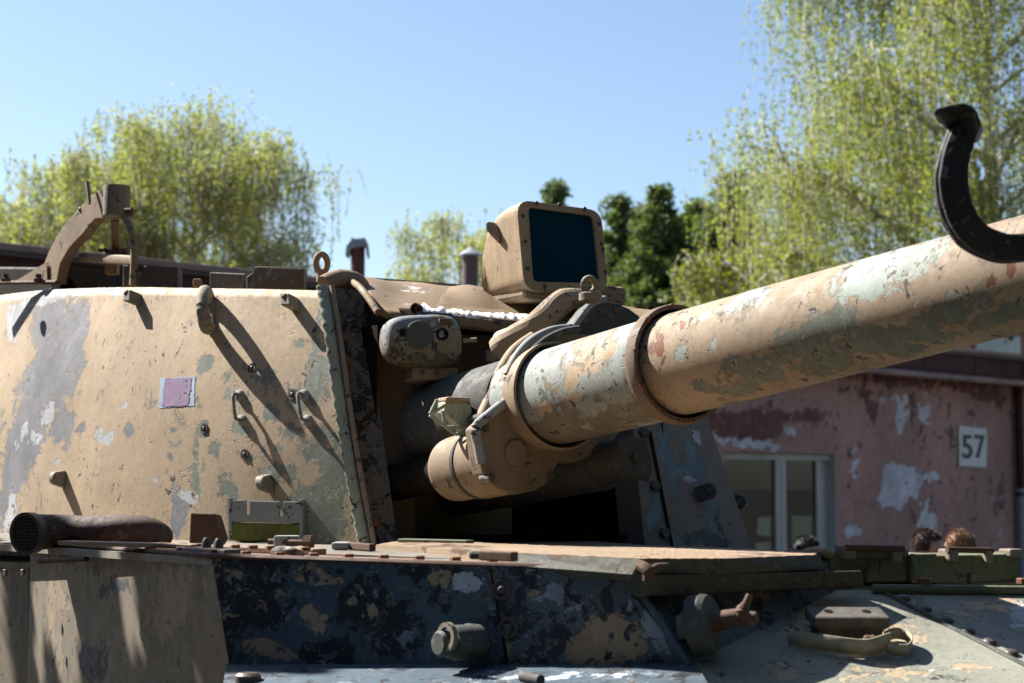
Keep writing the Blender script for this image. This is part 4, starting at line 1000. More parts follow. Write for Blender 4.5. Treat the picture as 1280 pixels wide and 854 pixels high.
# lifting eyes
def eye(px, py, D, rw, rh, ang, rad):
    c = P(px, py, D); a = V((math.cos(ang), math.sin(ang), 0))
    pts = [c + a * (rw * math.sin(2 * math.pi * k / 24)) + UP * (rh * math.cos(2 * math.pi * k / 24)) for k in range(24)]
    e = tube('lifting_eye', pts, rad, 'tan_part', HT, 10, closed=True, ref=V((0.3, -1, 0.1)))
    lathe('eye_stem', c - UP * (rh + rad * 1.2 + .02), UP, [(0, rad * 1.6), (.022, rad * 1.5), (.03, rad * .9)], 'tan_part', e, 14)
eye(402, 329, 6.05, .020, .031, R(20), .0115)
eye(737, 357, 5.32, .020, .022, R(20), .0105)
lathe('eye_seat', P(738, 376, 5.32), UP, [(0, .035), (.022, .035), (.03, .02)], 'tan_part', HT, 18)
# brown periscope guards on the roof
prism('periscope_guard', [P(154, 331, 6.75), P(222, 334, 6.6), P(222, 360, 6.6), P(153, 360, 6.75)], (0, -1, 0), 'brownguard', HT, .10, .004)
prism('periscope_guard', [P(262, 340, 6.5), P(306, 342, 6.4), P(306, 362, 6.4), P(262, 362, 6.5)], (0, -1, 0), 'brownguard', HT, .10, .004)
prism('periscope_guard', [P(308, 346, 6.34), P(316, 341, 6.33), P(318, 333, 6.32), P(378, 334, 6.2), P(380, 336, 6.2), P(380, 362, 6.2), P(308, 362, 6.34)], (0, -1, 0), 'brownguard', HT, .08, .004)
for (x, y) in [(175, 342)]: bolt(HT, P(x, y, 6.69), (0, -1, 0), .005, 'dome', 'chip_edge')
box('roof_block', P(247, 354, 6.4), ((1, 0, 0), (0, 1, 0), UP), (.03, .03, .03), 'tan_part', HT, .005)
prism('dark_roof_opening', [P(75, 336, 7.3), P(145, 340, 7.1), P(145, 362, 7.1), P(75, 362, 7.3)], (0, -1, 0), 'black', HT, .2)
cz = P(30, 345, 6.7)
prism('cupola_ring', [P(-40, 333, 8.0), P(66, 334, 7.6), P(66, 366, 7.6), P(-40, 372, 8.0)], (0, -1, 0), 'greydark', HT, .5, .01)
tube('cupola_rim', [P(-30, 354, 7.4), P(72, 353, 7.1)], .016, 'rust', HT, 8, flat=.6)
for x in (7, 48): lathe('cupola_stud', P(x, 352, 7.15), UP, [(0, .02), (.012, .02), (.014, .013), (.03, .013)], 'rust', HT, 12)
# machine-gun mount
mn_ = V((-.80, -.60, 0)).normalized()
g_ = lambda x, y, o=0.0: PP(x, y, P(100, 300, 7.0), mn_) + mn_ * o
arm = [g_(123, 238), g_(113, 246), g_(98, 261), g_(85, 276), g_(74, 290), g_(61, 314), g_(53, 334), g_(48, 355), g_(71, 355), g_(72, 345), g_(75.5, 329), g_(86, 311), g_(95, 301), g_(104, 292), g_(112, 281), g_(119, 274), g_(140, 272)]
ma_ = prism('mount_arm', arm, mn_, 'tan_part', HT, .045, .004)
ma_['label'] = 'curved tan arm of the gun mount'
lathe('mount_cup', g_(139.5, 271, -.02), UP, [(0, .048), (.005, .0515), (.115, .0515), (.122, .05), (.122, .042), (.06, .042)], 'lug', HT, 32)
lathe('cup_lug', g_(157, 265, -.02), (1, -.2, 0), [(-.02, .018), (.006, .018), (.012, .01)], 'rust', HT, 12)
prism('mount_gusset', [g_(61, 328, .01), g_(62, 354, .01), g_(28, 352, .03)], (-.2, -.95, .2), 'tan_part', HT, .008)
tube('mount_strut', [g_(126, 274, -.06), g_(110, 312, -.12)], .017, 'tan_part', HT, 8, flat=.7)
tube('mount_leg', smooth_path([g_(146, 270, -.03), g_(154, 285, -.03), g_(155.5, 310, -.04), g_(154, 356, -.04)], 10), .0145, 'tan_part', HT, 8)
tube('mount_crossbar', [g_(84, 320, -.06), g_(154, 325, -.05)], .014, 'tan_part', HT, 8, flat=1.4)
box('strut_foot', g_(112, 314, -.12), ((1, 0, 0), (0, 1, 0), UP), (.09, .07, .025), 'rust', HT, .004)
for x in (98, 104, 125): bolt(HT, g_(x, 312, -.10), UP, .016, 'hex', 'rustbolt')
box('mount_footing', g_(105, 333, -.12), ((1, 0, 0), (0, 1, 0), UP), (.05, .05, .05), 'tan_part', HT, .004)
tube('clamp_lever', [g_(115, 229, .02), g_(118, 241, .025), g_(121, 256, .03)], [.0095, .009, .006], 'lug', HT, 8)
bolt(HT, g_(100, 262, .001), mn_, .009, 'dome', 'bolt')
# ---- barrel travel clamp: open black half ring ---------------------------------
tc_ = V((0.94, -0.34, 0)).normalized(); tn = V((0.34, 0.94, 0))
TD = 3.46
path = smooth_path([P(1197, 142, TD + .02), P(1205, 152, TD), P(1200, 170, TD), P(1192, 195, TD), P(1188, 222, TD), P(1191, 250, TD), P(1201, 277, TD), P(1221, 299, TD), P(1250, 311, TD), P(1284, 310, TD), P(1330, 300, TD - .05), P(1372, 268, TD - .06), P(1400, 220, TD - .06)], 60)
cv, cf = [], []
for i, p in enumerate(path):
    t = (path[min(i + 1, 60)] - path[max(i - 1, 0)]).normalized()
    dn = V((-0.30, -0.95, 0)).normalized()
    inn = t.cross(dn).normalized()
    w = 0.030; h = 0.020 + 0.006 * min(1, i / 20)
    sec = [(-1, .5), (-.85, 1), (-.25, 1), (-.15, .45), (.15, .45), (.25, 1), (.85, 1), (1, .5), (1, -.9), (.85, -1.1), (-.85, -1.1), (-1, -.9)]
    for a, b in sec: cv.append(p + V((1, .4, .8)) * .0022 * mnoise.noise(p * 38 + V((a * 3, b * 3, 0))) + (dn * 0.8 + V((.6, .1, 0)) * .55) * (-a * w) + inn * (b * h))
ns_ = 12
for i in range(60):
    for k in range(ns_): cf.append((i * ns_ + k, i * ns_ + (k + 1) % ns_, (i + 1) * ns_ + (k + 1) % ns_, (i + 1) * ns_ + k))
cf += [tuple(range(ns_)), tuple(60 * ns_ + k for k in range(ns_))]
tcl = fixn(make('travel_clamp', cv, cf, 'blackmetal', HT, False, .003)); tcl['label'] = 'open black half-ring travel clamp'
kn = prism('clamp_knob', [P(1168, 146, TD - .04), P(1170, 140, TD - .04), P(1184, 136, TD - .03), P(1196, 134, TD - .02), P(1206, 132, TD - .02), P(1216, 136, TD - .01), P(1228, 156, TD), P(1222, 172, TD), P(1210, 176, TD), P(1206, 160, TD), P(1200, 152, TD), P(1190, 152, TD - .02), P(1182, 158, TD - .03), P(1175, 150, TD - .04)], (-.3, -.95, 0), 'blackmetal', tcl, .08, .008)
for v_ in kn.data.vertices: v_.co += V((-.3, -.95, 0)) * .03
tube('clamp_post', [P(1360, 290, TD), P(1400, 500, TD + .1), PP(1420, 800, F2, GN)], [.03, .035, .04], 'blackmetal', tcl, 12)

# =================================================================== BUILDING
bw = V((0.692, 0.722, 0)); bnrm = V((0.722, -0.692, 0))
BE = P(1280, 445, 30.0); WZ = BE.z
BO = V((BE.x, BE.y, 0)) - bnrm * 0.35           # wall plane origin (eave overhangs)
def PW(px, py, off=0.0): return PP(px, py, BO + bnrm * off, bnrm)
def tz(px, py, off=0.0):
    q = PW(px, py, off); return (q - BO).dot(bw), q.z
def W(t, z, off=0.0): return BO + bw * t + bnrm * off + UP * z
BL = thing('barracks_building', 'long low barracks with peeling rose-brown plaster and dark red eaves', 'building', tuple(W(-8, 0)))
plast = camo('peeling_rose_plaster', (0.50, 0.265, 0.215), [((0.66, 0.63, 0.66), 0, 0.0, 0.62, 1.6), ((0.19, 0.06, 0.05), 1, -0.02, 0.6, 1.2)], var=0.3, streak=0.35, bumpy=2.5, sc=0.3, chips=.25, grime=.5, specks=[((0.46, 0.42, 0.44), .70, 3.5, True), ((0.2, 0.08, 0.07), .64, 2.2, False)])
t0w, z_ = tz(905, 567); t1w, _ = tz(1045, 573); wz1 = tz(960, 566)[1]; wz0 = 0.95
tmin, tmax = tz(300, 500)[0] - 6, 6.0
ts = sorted(set([tmin, t0w, t1w, tmax] + [tmin + (tz(860, 500)[0] - tmin) * k / 10 for k in range(11)] + [tz(860, 500)[0] + (tmax - tz(860, 500)[0]) * k / 150 for k in range(151)]))
zs = sorted(set([0.0, wz0, wz1] + [WZ * k / 60 for k in range(61)]))
vs, fs = [], []
for z in zs:
    for t in ts: vs.append(W(t, z))
for j in range(len(zs) - 1):
    for i in range(len(ts) - 1):
        tm, zm = (ts[i] + ts[i + 1]) / 2, (zs[j] + zs[j + 1]) / 2
        if t0w < tm < t1w and wz0 < zm < wz1: continue
        a = j * len(ts) + i; fs.append((a, a + 1, a + len(ts) + 1, a + len(ts)))
bwall = make('wall', vs, fs, plast, BL)
paint(bwall, [(0, 1125, 605, 26, 26, 20, 1.0), (0, 1115, 620, 20, 18, 0, 1.0), (0, 1163, 596, 11, 10, 0, 1.0), (0, 1126, 520, 6, 30, 4, .9), (0, 1150, 520, 5, 16, 0, .8), (0, 1160, 520, 4, 14, 0, .85), (0, 1158, 655, 12, 13, 0, 1.0), (0, 1067, 664, 11, 9, 0, .95), (0, 1068, 580, 4, 26, -4, .9), (0, 1130, 500, 30, 4, 0, .7), (0, 1105, 500, 4, 7, 0, .8), (0, 1164, 493, 14, 4, 0, .7), (0, 1161, 628, 5, 6, 0, .8), (0, 1110, 670, 8, 6, 0, .7), (0, 930, 550, 40, 10, 8, .95), (0, 900, 530, 14, 12, 0, .9), (0, 985, 540, 14, 7, 0, .8), (0, 940, 528, 20, 4, 0, .7), (0, 1248, 667, 4, 5, 0, .6), (0, 1200, 626, 20, 2.5, 0, .6), (0, 965, 560, 50, 6, 4, .7),
              (1, 930, 530, 50, 22, 0, .95), (1, 1160, 478, 120, 10, 5, .8), (1, 1240, 495, 40, 14, 5, .7), (1, 1090, 520, 12, 40, 0, .6), (1, 990, 520, 60, 16, 0, .7), (1, 1153, 540, 6, 60, 0, .7), (1, 1075, 490, 50, 12, 5, .6)])
redm = camo('dark_red_eave_paint', (0.075, 0.022, 0.02), [((0.13, 0.05, 0.035), None, 0.02, 0.8, 2)], var=0.3, streak=0.1, sc=.4)
redl = plain('pale_gutter_edge', (0.26, 0.17, 0.14), 0.6, 0.35, 0, 2)  # paler than the eave paint, for trim and gutter
roofm = plain('roofing_felt', (0.12, 0.11, 0.105), 0.9, 0.3, 0, 1.5)
def bbox(name, ta, tb, za, zb, oa, ob, mat, parent=BL, bev=.01):
    c = W((ta + tb) / 2, (za + zb) / 2, (oa + ob) / 2)
    return box(name, c, (bw, bnrm, UP), (tb - ta, abs(ob - oa), zb - za), mat, parent, bev)
fa = bbox('fascia', tmin, tmax + .4, WZ - .38, WZ - 0.03, .12, .30, redm)
k = 0; tt = tmin
bbox('eave_soffit', tmin, tmax + .4, WZ - .46, WZ - .385, -.05, .36, redm)
rb = [W(tmin, WZ - .03, .36), W(tmax + .4, WZ - .03, .36), W(tmax + .4, WZ + .25, -9), W(tmin, WZ + .25, -9)]
prism('roof', rb, UP, roofm, BL, .06)
bbox('roof_edge_trim', tmin, tmax + .42, WZ - .05, WZ + .02, .36, .40, redl)
gu = tube('gutter', [W(tmin, WZ - .46, .40), W(tmax + .3, WZ - .49, .40)], .055, redl, BL, 12)
ft = tmin
while ft < tmax:
    bbox('fascia_joint', ft, ft + .04, WZ - .36, WZ - .04, .30, .312, redm, fa, .003); ft += 1.6
tdp = tz(1268, 560)[0]
tube('downpipe', [W(tdp, WZ - .5, .1), W(tdp, .3, .1)], .075, redm, BL, 14)
for z in (1.9, 3.0): tube('pipe_clamp', [W(tdp, z, .1), W(tdp, z + .05, .1)], .09, redm, BL, 14)
tube('downpipe_shoe', [W(tdp, 2.02, .1), W(tdp, .1, .1)], .082, plain('grey_pipe', (.25, .25, .27), .5), BL, 14)
prism('end_wall', [W(tmax, 0), W(tmax, 0, -9), W(tmax, WZ + .2, -9), W(tmax, WZ - .05)], bw, plast, BL, .2)
prism('rear_wall', [W(tmin, 0, -8.8), W(tmax, 0, -8.8), W(tmax, WZ, -8.8), W(tmin, WZ, -8.8)], -bnrm, plast, BL, .2)
prism('near_end_wall', [W(tmin, 0), W(tmin, 0, -9), W(tmin, WZ + .2, -9), W(tmin, WZ - .05)], -bw, plast, BL, .2)
# window
wfm = camo('white_window_paint', (0.56, 0.52, 0.47), [((0.30, 0.24, 0.22), None, 0.0, 0.9, 4)], var=0.15, streak=0.25)
glm = NT('window_glass')
gb = glm.t.nodes.new('ShaderNodeBsdfGlossy'); gb.inputs['Roughness'].default_value = .02
tb_ = glm.t.nodes.new('ShaderNodeBsdfTransparent'); tb_.inputs['Color'].default_value = (.75, .8, .78, 1)
lw = glm.t.nodes.new('ShaderNodeFresnel'); lw.inputs['IOR'].default_value = 1.5
mx = glm.t.nodes.new('ShaderNodeMixShader')
glm.t.links.new(lw.outputs[0], mx.inputs[0]); glm.t.links.new(tb_.outputs[0], mx.inputs[1]); glm.t.links.new(gb.outputs[0], mx.inputs[2])
glm.t.links.new(mx.outputs[0], glm.out.inputs[0])
win = bbox('window', t0w, t1w, wz1 - .10, wz1, -.16, -.08, wfm)
win['label'] = 'white wooden two-part window'
tA = tz(976, 600)[0]; tB = tz(989, 600)[0]; tC = tz(1030, 600)[0]
for a, b in [(t0w, t0w + .09), (tA, tA + (tB - tA) * .45), (tA + (tB - tA) * .5, tB), (tC - .06, tC + .03)]:
    bbox('frame', a, b, wz0, wz1 - .10, -.16, -.085, wfm, win)
bbox('frame', t0w, t1w, wz0, wz0 + .1, -.15, -.09, wfm, win)
for a, b in [(t0w + .09, tA), (tB, tC - .06)]: make('pane', [W(a, wz0 + .1, -.125), W(b, wz0 + .1, -.125), W(b, wz1 - .1, -.125), W(a, wz1 - .1, -.125)], [(0, 1, 2, 3)], glm.m, win)
bbox('reveal', t1w - .02, t1w, wz0, wz1, -.3, -.002, wfm, win, 0)
bbox('reveal', tC + .03, t1w - .02, wz0, wz1, -.2, -.155, wfm, win, 0)
bbox('sill', t0w - .1, t1w + .1, wz0 - .07, wz0, -.14, .1, wfm, win)
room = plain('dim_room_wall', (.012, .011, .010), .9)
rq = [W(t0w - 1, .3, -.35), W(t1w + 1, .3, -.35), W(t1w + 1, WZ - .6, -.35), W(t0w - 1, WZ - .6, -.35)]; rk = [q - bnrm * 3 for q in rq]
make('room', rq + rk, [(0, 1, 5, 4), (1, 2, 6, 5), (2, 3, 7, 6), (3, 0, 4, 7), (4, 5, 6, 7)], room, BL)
paper = plain('pale_paper', (.62, .64, .52), .9, .12)
green_ = plain('plant_green', (.05, .10, .02), .8, .5)
def wq_(pts, off): return [PW(x, y, off) for x, y in pts]
prism('paper_sheet', wq_([(948, 647), (973, 645), (973, 678), (966, 672), (946, 668)], -.18), bnrm, paper, win, .004)
prism('paper_sheet', wq_([(944, 679), (973, 677), (973, 720), (950, 720)], -.18), bnrm, paper, win, .004)
prism('paper_sheet', wq_([(990, 645), (1022, 645), (1022, 720), (990, 720)], -.18), bnrm, plain('pale_green_paper', (.42, .48, .36), .9, .1), win, .004)
prism('shelf', wq_([(908, 648), (945, 650), (945, 656), (908, 655)], -.5), bnrm, plain('shelf_wood', (.30, .19, .09), .7), BL, .3)
# number plate
npm = plain('cream_plate', (.62, .60, .56), .6, .06)
pl_ = [PW(1199, 532.5, .035), PW(1234, 536, .035), PW(1233.5, 585, .035), PW(1199.5, 582.5, .035)]
plate = prism('number_plate', pl_, bnrm, npm, BL, .03, .006)
plate['label'] = 'cream number plate reading 57'
ink = plain('black_number_paint', (.02, .024, .035), .6, .2)
for ch, xa in (('5', 1203.2), ('7', 1219.2)):
    fc = bpy.data.curves.new('digit_curve', 'FONT'); fc.body = ch; fc.size = 1.0; fc.extrude = .006; fc.offset = 0.012
    fo = bpy.data.objects.new('digit_tmp', fc); COL.objects.link(fo)
    dg = bpy.context.evaluated_depsgraph_get(); me = bpy.data.meshes.new_from_object(fo.evaluated_get(dg))
    bpy.data.objects.remove(fo)
    xs = [v.co.x for v in me.vertices]; ys = [v.co.y for v in me.vertices]
    o = bpy.data.objects.new('digit', me); COL.objects.link(o); me.materials.clear(); me.materials.append(ink)
    a = PW(xa, 573, .042); b = PW(xa + 12.5, 574, .042); c = PW(xa, 543.5, .042)
    wdt, hgt = (b - a).length, (c.z - a.z)
    for v in me.vertices:
        q = a + bw * ((v.co.x - min(xs)) / (max(xs) - min(xs)) * wdt) + UP * ((v.co.y - min(ys)) / (max(ys) - min(ys)) * hgt) + bnrm * (v.co.z)
        v.co = q - parent_origin(plate)
    o.parent = plate
# chimneys
brown = camo('rusty_flue', (0.12, 0.045, 0.035), [((0.2, 0.1, 0.08), None, 0.02, .9, 5)], var=.3)
zinc = plain('zinc_cap', (.30, .31, .33), .45, .3, .4, 8)
def flue(px, ytop, ybot, wpx, off, capkind):
    q = PW(px, ybot, off); sc_ = q.y / FPX
    zt = PW(px, ytop, off).z; r = wpx * sc_ / 2; base = V((q.x, q.y, WZ))
    f = lathe('flue', base, UP, [(-.2, r), (zt - WZ - .1, r)], brown if capkind == 0 else camo('grey_flue', (.14, .10, .10), [((.25, .24, .25), None, .03, .9, 5)]), BL, 20)
    if capkind == 0:
        c0 = base + UP * (zt - WZ)
        pf = [(-1.7, -.20), (-1.5, -.08), (-.8, 0), (1.1, .01), (1.45, -.06), (1.6, -.22), (1.35, -.22), (1.2, -.10), (.9, -.09), (-.8, -.11), (-1.35, -.22)]
        prism('flue_cap', [c0 + V((x * r, 0, z)) for x, z in pf], (0, -1, 0), zinc, f, r * 2.4, .005, both=True)
        for sx_ in (-.8, .8): box('cap_strut', c0 + V((sx_ * r, 0, -.1)), ((1, 0, 0), (0, 1, 0), UP), (r * .35, r * .6, .25), brown, f, .005)
    else:
        lathe('flue_cap', base + UP * (zt - WZ - .08), UP, [(-.02, r * 1.55), (.0, r * 1.55), (.09, r * .25), (.10, r * .05)], zinc, f, 24)
flue(447, 300, 360, 18, -1.2, 0)
flue(588, 311, 372, 20, -1.6, 1)
# roof lantern at right
q0 = PW(1255, 430, -1.5); tl = (q0 - BO).dot(bw)
rl_ = bbox('roof_lantern', tl - 1.4, tl + 2.6, WZ, WZ + .75, -2.4, -1.4, plast)
bbox('lantern_pane', tl - 1.3, tl + .35, WZ + .14, WZ + .62, -1.4, -1.34, plain('milky_pane', (.55, .58, .6), .3, .1), rl_)
bbox('lantern_cap', tl - 1.5, tl + 2.7, WZ + .74, WZ + .86, -2.5, -1.3, roofm, rl_)

# =================================================================== PEOPLE
def skinmat(): return plain('skin', (.48, .27, .19), .55, .1, 0, 8, .1)
SKIN = skinmat()
def person(px, ytop, D, label, shirt, trousers, hairc, turn, hair_vol=1.0, cap=None):
    tp_ = P(px, ytop, D); hgt = tp_.z - 0.0
    root = V((tp_.x, tp_.y, 0)); k = (hgt - 0.012) / 1.75
    pe_ = thing('person', label, 'person', tuple(root), 'people standing beyond the vehicle')
    J = {'pel': (0, 0, .95), 'wai': (0, -.01, 1.08), 'che': (0, 0, 1.28), 'sho': (0, .01, 1.42), 'nek': (0, 0, 1.48), 'nk2': (0, -.015, 1.54), 'jaw': (0, -.025, 1.59), 'hed': (0, -.012, 1.65), 'crn': (0, 0, 1.70)}
    ed = [('pel', 'wai'), ('wai', 'che'), ('che', 'sho'), ('sho', 'nek'), ('nek', 'nk2'), ('nk2', 'jaw'), ('jaw', 'hed'), ('hed', 'crn')]
    rad = {'pel': .15, 'wai': .13, 'che': .15, 'sho': .10, 'nek': .06, 'nk2': .056, 'jaw': .068, 'hed': .085, 'crn': .062}
    for s, n in ((-1, 'l'), (1, 'r')):
        J.update({n + 'sh': (s * .18, 0, 1.40), n + 'el': (s * .24, .03, 1.12), n + 'wr': (s * .22, -.06, .88), n + 'ha': (s * .215, -.075, .81), n + 'hi': (s * .09, 0, .88), n + 'kn': (s * .10, -.015, .48), n + 'an': (s * .10, .03, .09), n + 'to': (s * .12, -.13, .04)})
        rad.update({n + 'sh': .068, n + 'el': .045, n + 'wr': .03, n + 'ha': .036, n + 'hi': .095, n + 'kn': .06, n + 'an': .045, n + 'to': .04})
        ed += [('sho', n + 'sh'), (n + 'sh', n + 'el'), (n + 'el', n + 'wr'), (n + 'wr', n + 'ha'), ('pel', n + 'hi'), (n + 'hi', n + 'kn'), (n + 'kn', n + 'an'), (n + 'an', n + 'to')]
        for f in range(5):
            a0 = (s * (.215 - .006), -.075 - .022 + .011 * f, .785 if f else .82); a1 = (s * .20, a0[1] - .006, a0[2] - (.075 if f in (2, 3) else .06) if f else .775)
            J[n + 'f%d' % f] = a0; J[n + 'g%d' % f] = a1; rad[n + 'f%d' % f] = .0095; rad[n + 'g%d' % f] = .008
            ed += [(n + 'ha', n + 'f%d' % f), (n + 'f%d' % f, n + 'g%d' % f)]
        J[n + 'ear'] = (s * .084, .0, 1.625); rad[n + 'ear'] = .018; ed.append(('hed', n + 'ear'))
    J['nos'] = (0, -.115, 1.615); rad['nos'] = .014; ed.append(('hed', 'nos'))
    names = list(J); rot = Matrix.Rotation(turn, 3, 'Z')
    me = bpy.data.meshes.new('body'); me.from_pydata([tuple(rot @ (V(J[n]) * k)) for n in names], [(names.index(a), names.index(b)) for a, b in ed], [])
    o = bpy.data.objects.new('body', me); COL.objects.link(o)
    o.modifiers.new('skin', 'SKIN'); sv = me.skin_vertices[0].data
    for i, n in enumerate(names):
        r_ = rad[n] * k; sv[i].radius = (r_, r_ * (.75 if n in ('che', 'wai', 'pel') else 1)); sv[i].use_root = (n == 'pel')
    ss = o.modifiers.new('sub', 'SUBSURF'); ss.levels = 2; ss.render_levels = 2
    dg = bpy.context.evaluated_depsgraph_get(); nm = bpy.data.meshes.new_from_object(o.evaluated_get(dg))
    bpy.data.objects.remove(o)
    zt = max(v.co.z for v in nm.vertices); f_ = hgt / zt * .992
    for v in nm.vertices: v.co *= f_
    nm.materials.clear()
    for m_ in (SKIN, shirt, trousers, plain('shoe_leather', (.03, .025, .02), .5)): nm.materials.append(m_)
    for p in nm.polygons:
        z = p.center.z / (k * f_); x = abs((rot.inverted() @ p.center).x) / k
        p.material_index = 3 if z < .10 else 2 if (z < .98 and x < .19) else 1 if (z < 1.47 and z > .86) or (z < 1.47 and x < .17) else 0
        p.use_smooth = True
    b = bpy.data.objects.new('body', nm); COL.objects.link(b); b.parent = pe_
    # hair: a tufted shell over the crown
    hv_, hf_ = [], []
    hc = rot @ (V((0, .006, 1.655)) * k * f_)
    ra = .098 * k
    for i in range(5200):
        th = random.uniform(0, 2 * math.pi); ct = random.uniform(-.35, 1); st_ = math.sqrt(1 - ct * ct)
        d_ = V((math.cos(th) * st_, math.sin(th) * st_, ct)); loc = rot.inverted() @ d_
        if loc.y < -.25 and ct < .35: continue
        p0 = hc + V((d_.x * ra * .9, d_.y * ra * 1.02, d_.z * ra * 1.0)); L = random.uniform(.006, .018) * hair_vol
        t = (d_ + V((random.gauss(0, .7), random.gauss(0, .7), random.gauss(0, .5)))).normalized(); s2 = t.cross(d_)
        if s2.length < .05: continue
        s2 = s2.normalized() * .003
        n0 = len(hv_); hv_ += [p0 - s2 - d_ * .01, p0 + s2 - d_ * .01, p0 + t * L]; hf_.append((n0, n0 + 1, n0 + 2))
    # under-shell
    n0 = len(hv_); NS, NR = 20, 9
    for j in range(NR + 1):
        a_ = j / NR * 1.75
        for i in range(NS):
            th = 2 * math.pi * i / NS; d_ = V((math.cos(th) * math.sin(a_), math.sin(th) * math.sin(a_), math.cos(a_)))
            loc = rot.inverted() @ d_
            q = 0.99 if not (loc.y < -.3 and d_.z < .3) else .8
            hv_.append(hc + V((d_.x * ra * .93, d_.y * ra * 1.04, d_.z * ra)) * q)
    for j in range(NR):
        for i in range(NS): hf_.append((n0 + j * NS + i, n0 + j * NS + (i + 1) % NS, n0 + (j + 1) * NS + (i + 1) % NS, n0 + (j + 1) * NS + i))
    hm = plain('hair', hairc, .6, .35, 0, 30)
    make('hair', [q + root for q in hv_], hf_, hm, pe_)
    return pe_
person(1008, 677, 11.2, 'person with short black hair standing before the white window', plain('navy_jacket', (.02, .03, .06), .8), plain('dark_jeans', (.03, .04, .07), .8), (.012, .010, .012), R(30))
person(1160, 669, 11.0, 'brown-haired person seen over the olive boxes, taller beside fair-haired neighbour', plain('red_shirt', (.35, .06, .04), .8), plain('dark_jeans', (.03, .04, .07), .8), (.075, .042, .026), R(70), 1.3)
person(1199, 669.5, 11.3, 'fair-haired person seen over the olive boxes below number plate', plain('grey_shirt', (.2, .2, .2), .8), plain('khaki_trousers', (.2, .16, .1), .8), (.26, .14, .07), R(200), 1.1)

# =================================================================== TREES
def leafmat(name, c1, c2, trans=0.45):
    m = NT(name)
    a = m.t.nodes.new('ShaderNodeAttribute'); a.attribute_name = 'leafvar'
    col = m.mix(a.outputs['Fac'], c1, c2)
    m.fin(col, .6, None, 0, .25)
    tr = m.t.nodes.new('ShaderNodeBsdfTranslucent')
    m.t.links.new(m.mix(1.0, col, (1.5, 1.6, .7), 'MULTIPLY'), tr.inputs['Color'])
    mx = m.t.nodes.new('ShaderNodeMixShader'); mx.inputs[0].default_value = trans
    m.t.links.new(m.bsdf.outputs[0], mx.inputs[1]); m.t.links.new(tr.outputs[0], mx.inputs[2]); m.t.links.new(mx.outputs[0], m.out.inputs[0])
    return m.m
bk = NT('birch_bark')
bkc = bk.mix(bk.ramp(bk.noise(1.0, 6, .7, 0, bk.coord((3, 3, 9))), .55, .62), (.46, .43, .38), (.06, .05, .045))
BARK = bk.fin(bkc, .8)
PBARK = plain('pine_bark', (.16, .085, .05), .9, .4, 0, 6)
LB1 = leafmat('birch_leaf_yellow_green', (0.19, 0.21, 0.07), (0.29, 0.29, 0.125), .55)
LB2 = leafmat('birch_leaf_fresh_green', (0.155, 0.185, 0.045), (0.26, 0.265, 0.09), .5)
LP = leafmat('pine_needles', (0.055, 0.085, 0.034), (0.15, 0.18, 0.065), .35)
def leaves(name, pos, size, mat, parent, elong=1.5, var=None):
    """pos Nx3 world; one pointed leaf (quad) each"""
    n = len(pos); org = np.array(parent_origin(parent))
    a = rng.normal(size=(n, 3)); a /= np.linalg.norm(a, axis=1)[:, None]
    b = rng.normal(size=(n, 3)); b -= (a * b).sum(1)[:, None] * a; b /= np.linalg.norm(b, axis=1)[:, None]
    s = (size * rng.uniform(.6, 1.3, n))[:, None]
    p = pos - org
    vs = np.stack([p - a * s * elong * .5, p + b * s * .5, p + a * s * elong * .5, p - b * s * .5], 1).reshape(-1, 3)
    me = bpy.data.meshes.new(name)
    me.vertices.add(4 * n); me.vertices.foreach_set('co', vs.ravel())
    me.loops.add(4 * n); me.loops.foreach_set('vertex_index', np.arange(4 * n, dtype=np.int32))
    me.polygons.add(n); me.polygons.foreach_set('loop_start', np.arange(0, 4 * n, 4, dtype=np.int32)); me.polygons.foreach_set('loop_total', np.full(n, 4, dtype=np.int32))
    me.update(); me.validate()
    at = me.attributes.new('leafvar', 'FLOAT', 'FACE')
    at.data.foreach_set('value', (var if var is not None else rng.uniform(0, 1, n)).astype(np.float32))
    me.materials.append(mat)
    o = bpy.data.objects.new(name, me); COL.objects.link(o); o.parent = parent
    return o
def merge_tubes(name, tubes, mat, parent):
    vs, fs = [], []
    for pts, rad, seg in tubes:
        v, f = tube(None, pts, rad, None, None, seg=seg, get=True)
        n0 = len(vs); vs += v; fs += [tuple(i + n0 for i in q) for q in f]
    return make(name, vs, fs, mat, parent, True)
